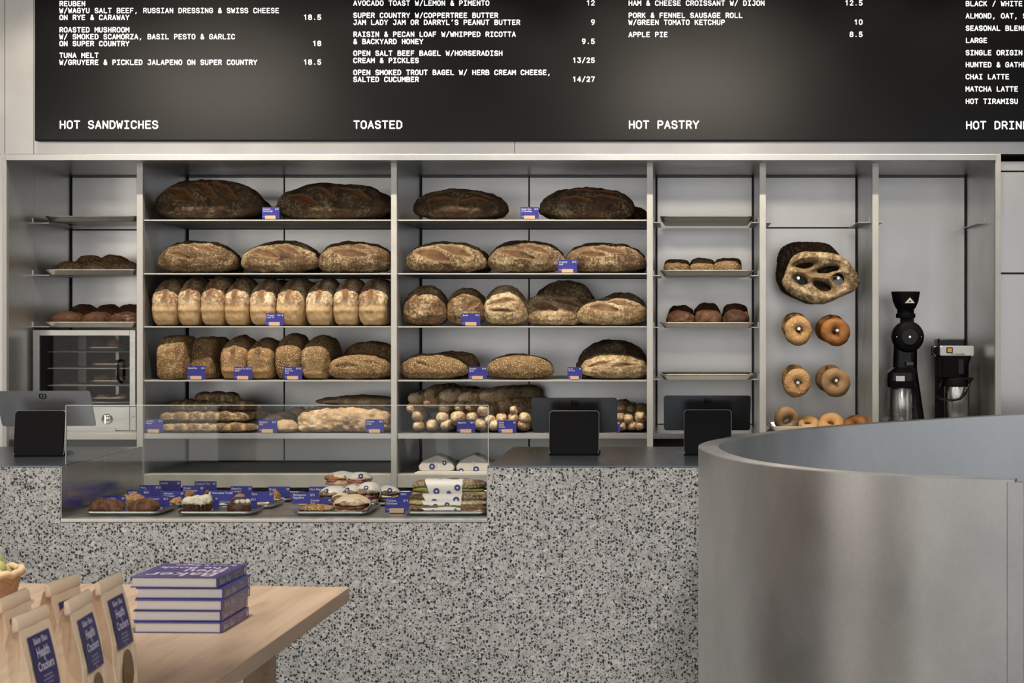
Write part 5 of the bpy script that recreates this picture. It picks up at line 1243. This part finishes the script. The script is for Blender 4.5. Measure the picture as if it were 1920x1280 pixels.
def pastry(kind, x0, x1, y0, Y, label, d=.07, seed=1, name='pastry', p=2.3, n=22, **kw):
    uu = Y/FPX; o = link_mesh(name, loaf_mesh((x1 - x0)*uu, d, Z_(y0, Y) - TZ, p=p, seed=seed, n=n, **kw), M[kind])
    o.location = (X_((x0 + x1)/2, Y), Y, TZ); return tag(o, label, 'pastry', 'pastries in the glass display')
pastry('chocpastry', 171, 232, 936, 5.13, 'glossy chocolate croissant topped with nuts at the front left of the display', d=.085, seed=301, lobes=4, lobe_amt=.2, bump=.008, lump=.004)
pastry('chocpastry', 243, 302, 936, 5.13, 'smooth dark chocolate croissant beside the nutty one', d=.085, seed=302, lobes=3, lobe_amt=.10, bump=.002)
pastry('nutty', 233, 268, 926, 5.34, 'flaky almond-covered pastry behind the chocolate croissants', d=.09, seed=303, bump=.009)
pastry('nutty', 317, 337, 935, 5.34, 'small almond pastry peeking out left of the cream tart', d=.07, seed=304, bump=.008)
pastry('flaky', 345, 364, 921, 5.52, 'golden pastry peeking between the cards above the cream tart', d=.07, seed=305)
pastry('flaky', 383, 394, 917, 5.56, 'small brown pastry at the back right above the cream tart', d=.05, seed=306)
pastry('cream', 389, 401, 921, 5.58, 'white cream pastry at the back between the cards', d=.05, seed=307)
pastry('flaky', 437, 461, 925, 5.36, 'pinkish pastry behind the chocolate tart card', d=.06, seed=308)
pastry('cream', 411, 425, 944, 5.29, 'pale low pastry just right of the cream tart', d=.05, seed=309)
pastry('cream', 482, 505, 943, 5.36, 'pale flat pastry right of the chocolate tart', d=.06, seed=310)
pastry('flaky', 505, 524, 920, 5.46, 'tall brown pastry left of the last card in the back row', d=.06, seed=311)
pastry('cream', 522, 545, 934, 5.56, 'pale pastry at the right edge of the back tray', d=.06, seed=312)
pastry('nutty', 563, 627, 944, 5.15, 'long nut-crusted croissant at the front of the third tray', d=.08, seed=313, lobes=5, lobe_amt=.16, bump=.006)
# tarts
uu = 5.13/FPX
t = thing('cream_tart', 'fluted brown tart heaped with pale cream near the left of the display', 'pastry', (X_(371, 5.13), 5.13, TZ), 0, 'tarts in the glass display')
mb = MB(); L = []
for z, r in ((0, 22), (.004, 22.5), (.022, 27), (.030, 29), (.031, 27), (.026, 24)): L.append([((r + (1.1 if i % 2 else -1.1))*uu*math.cos(2*math.pi*i/44), (r + (1.1 if i % 2 else -1.1))*uu*math.sin(2*math.pi*i/44), z) for i in range(44)])
mb.loft(L); mb.build('tart_case', M['brown'], t)
o = link_mesh('cream_top', loaf_mesh(50*uu, 50*uu, .032, seed=320, n=20, bump=.008, lump=.006), M['cream'], t); o.location = (0, 0, .022)
t = thing('chocolate_tart', 'smooth chocolate tart dotted with cream, right of the cream tart', 'pastry', (X_(449, 5.13), 5.13, TZ), 0, 'tarts in the glass display')
sm(MB().lathe([(20*uu, 0), (22*uu, .004), (23*uu, .018), (22*uu, .027), (19*uu, .029)], 36).build('tart_case', M['choc'], t))
for k, (dx, dy, s_) in enumerate(((-.004, -.01, 1.2), (.014, -.004, 1.3), (.024, .006, 1.1), (-.018, .004, 1.0), (.005, .014, 1.1))):
    o = link_mesh('cream_dot', loaf_mesh(.014*s_, .013, .012*s_, seed=330 + k, n=10), M['cream'] if k != 3 else M['choc'], t); o.location = (dx, dy, .028)
# filled rolls in paper
def roll(x0, x1, y0, ybot, Y, zb_, label, mat='boule', paper='paper', mark=True, seed=1, rz=0, tilt=0, filling='ham'):
    uu = Y/FPX; w_ = (x1 - x0)*uu; h = Z_(y0, Y) - zb_; d = .12
    b = thing('filled_roll', label, 'sandwich', (X_((x0 + x1)/2, Y), Y, zb_), math.radians(rz), 'paper-wrapped filled rolls in the display')
    o = link_mesh('roll_bottom', loaf_mesh(w_*.92, d*.8, h*.42, seed=seed, n=16), M['ciab'], b); o.location = (0, -.014, 0)
    o = link_mesh('filling', loaf_mesh(w_*.90, d*.78, h*.18, seed=seed + 1, n=14, bump=.006), M[filling], b); o.location = (0, -.017, h*.34)
    o = link_mesh('roll_top', loaf_mesh(w_*.92, d*.8, h*.50, seed=seed + 2, n=16), M[mat], b); o.location = (0, -.014, h*.44)
    # paper hood folded over the back and the top
    D, F = cubesphere(22); P = D*np.array([w_*.54, d*.58, h*.60]); P[:,2] = np.maximum(P[:,2] + h*.52, .001); P[:,1] += .012
    P += D*(.004*fbm(P, 22, seed, 2))[:, None]
    keep = [f for f in F if not all((D[i][1] < -.30 + .20*math.sin(D[i][0]*4 + seed) and D[i][2] < .50 - .35*abs(D[i][0])) for i in f)]
    me = np_mesh('paper_hood', P, keep); ph = link_mesh('paper_hood', me, M[paper], b)
    s_ = ph.modifiers.new('thick', 'SOLIDIFY'); s_.thickness = .0012
    if mark:
        def yy(a, c):
            qx, qz = a/(w_*.54), (c - h*.52)/(h*.60); r2 = max(0, 1 - qx*qx - qz*qz); return .012 - d*.58*math.sqrt(r2) - .0052
        mb = MB(); mx_, mz_ = w_*.10*math.sin(seed), h*.90
        disc(mb, mx_, mz_, .0085, yy, 14, .75); mb.build('printed_mark', M['mark'], ph)
        mb = MB(); disc(mb, mx_, mz_, .003, lambda a, c: yy(a, c) - .0008, 10, .75); mb.build('mark_centre', M['white'], ph)
    return b
roll(614, 664, 887, 918, 5.55, TZ + .050, 'paper-hooded roll at the top left of the white-wrapped pile', 'flaky', seed=341, rz=-10, mark=False)
roll(652, 698, 888, 918, 5.52, TZ + .050, 'paper-hooded roll at the top right of the white-wrapped pile', 'ciab', seed=342, rz=10)
roll(599, 645, 915, 938, 5.42, TZ + .0, 'paper-hooded roll at the lower left of the white-wrapped pile', 'boule', seed=343, rz=-8)
roll(641, 678, 913, 940, 5.45, TZ, 'paper-hooded roll in the lower middle of the white-wrapped pile', 'boule', seed=344)
roll(670, 712, 908, 950, 5.40, TZ, 'large paper-hooded roll at the lower right of the white-wrapped pile', 'boule', seed=345, rz=6)
roll(708, 749, 914, 945, 5.48, TZ, 'single paper-hooded roll right of the white-wrapped pile', 'country', seed=346, rz=12, filling='cream')
roll(622, 652, 926, 950, 5.30, TZ, 'small brown-paper roll just behind the big brown-paper one', 'boule', 'kraft', False, 347)
roll(628, 692, 932, 961, 5.15, TZ, 'filled roll in shiny brown paper at the front of the third tray', 'baguette', 'kraft', False, 348, 6, filling='ham')
# long filled baguettes in paper sleeves
for i, (y0, y1, Y, fil, lb, dx) in enumerate(((899, 929, 5.30, 'salad', 'topmost long filled baguette of the sandwich stack', 8), (926, 944, 5.26, 'salad', 'second long filled baguette from the top of the stack', 2), (938, 954, 5.23, 'ham', 'third long filled baguette from the top of the stack', 0), (949, 967, 5.18, 'ham', 'bottom long filled baguette at the front of the stack', -2))):
    zt_ = Z_(y0, Y); zb_ = max(TZ, Z_(y1, Y) - .004); h = zt_ - zb_; uu = Y/FPX
    xa, xb = X_(765 + dx, Y), X_(912, Y); w_ = xb - xa
    b = thing('long_sandwich', lb, 'sandwich', ((xa + xb)/2, Y, zb_), 0, 'long filled baguettes stacked in the display')
    k = .055
    def piece(nm_, mat, z, hh, dd, sd, ww=1.0):
        o = link_mesh(nm_, loaf_mesh(w_*ww, dd, hh, p=3.2, seed=sd, n=24, bump=.0025, lump=.003), M[mat], b); o.location = (0, 0, z); return o
    piece('bread_bottom', 'ciab', 0, h*.44, .075, 360 + i)
    piece('filling', fil, h*.34, h*.24, .080, 370 + i, .985)
    piece('bread_top', 'country' if i != 2 else 'baguette', h*.50, h*.52, .075, 380 + i)
    # paper sleeve round the middle
    s0, s1 = -w_*.26, w_*.20; mb = MB(); L = []
    for j in range(9):
        xx = s0 + (s1 - s0)*j/8; 
        ring = []
        for q in range(28):
            a = 2*math.pi*q/28; ca, sa = math.cos(a), math.sin(a)
            ry = .046*np.sign(ca)*abs(ca)**.6; rz_ = h*.53*np.sign(sa)*abs(sa)**.7
            ring.append((xx + (-.014*(sa) if j == 0 else 0), ry, max(h*.52 + rz_, .0)))
        L.append(ring)
    sl = mb.loft(L, False, False).build('paper_sleeve', M['paper'], b, smooth=True)
    mb = MB(); m2 = MB(); yy = lambda a, c: -.0472
    for (fx, fz, r) in ((.25, .42, .0105), (.86, .62, .0105)) if i != 2 else ((.30, .5, .009), (.62, .7, .009)):
        disc(mb, s0 + (s1 - s0)*fx, h*fz, min(r, h*.3), yy); disc(m2, s0 + (s1 - s0)*fx, h*fz, min(r, h*.3)*.3, lambda a, c: -.0478)
    cx, cz, r = s0 + (s1 - s0)*.62, h*.30, min(.0095, h*.24)
    mb.add([(cx - r, -.0472, cz + r*.5), (cx - r*.2, -.0472, cz - r), (cx + r, -.0472, cz - r*.5), (cx + r*.2, -.0472, cz + r)], [(0, 1, 2, 3)])
    mb.build('printed_mark', M['mark'], sl); m2.build('mark_centre', M['white'], sl)
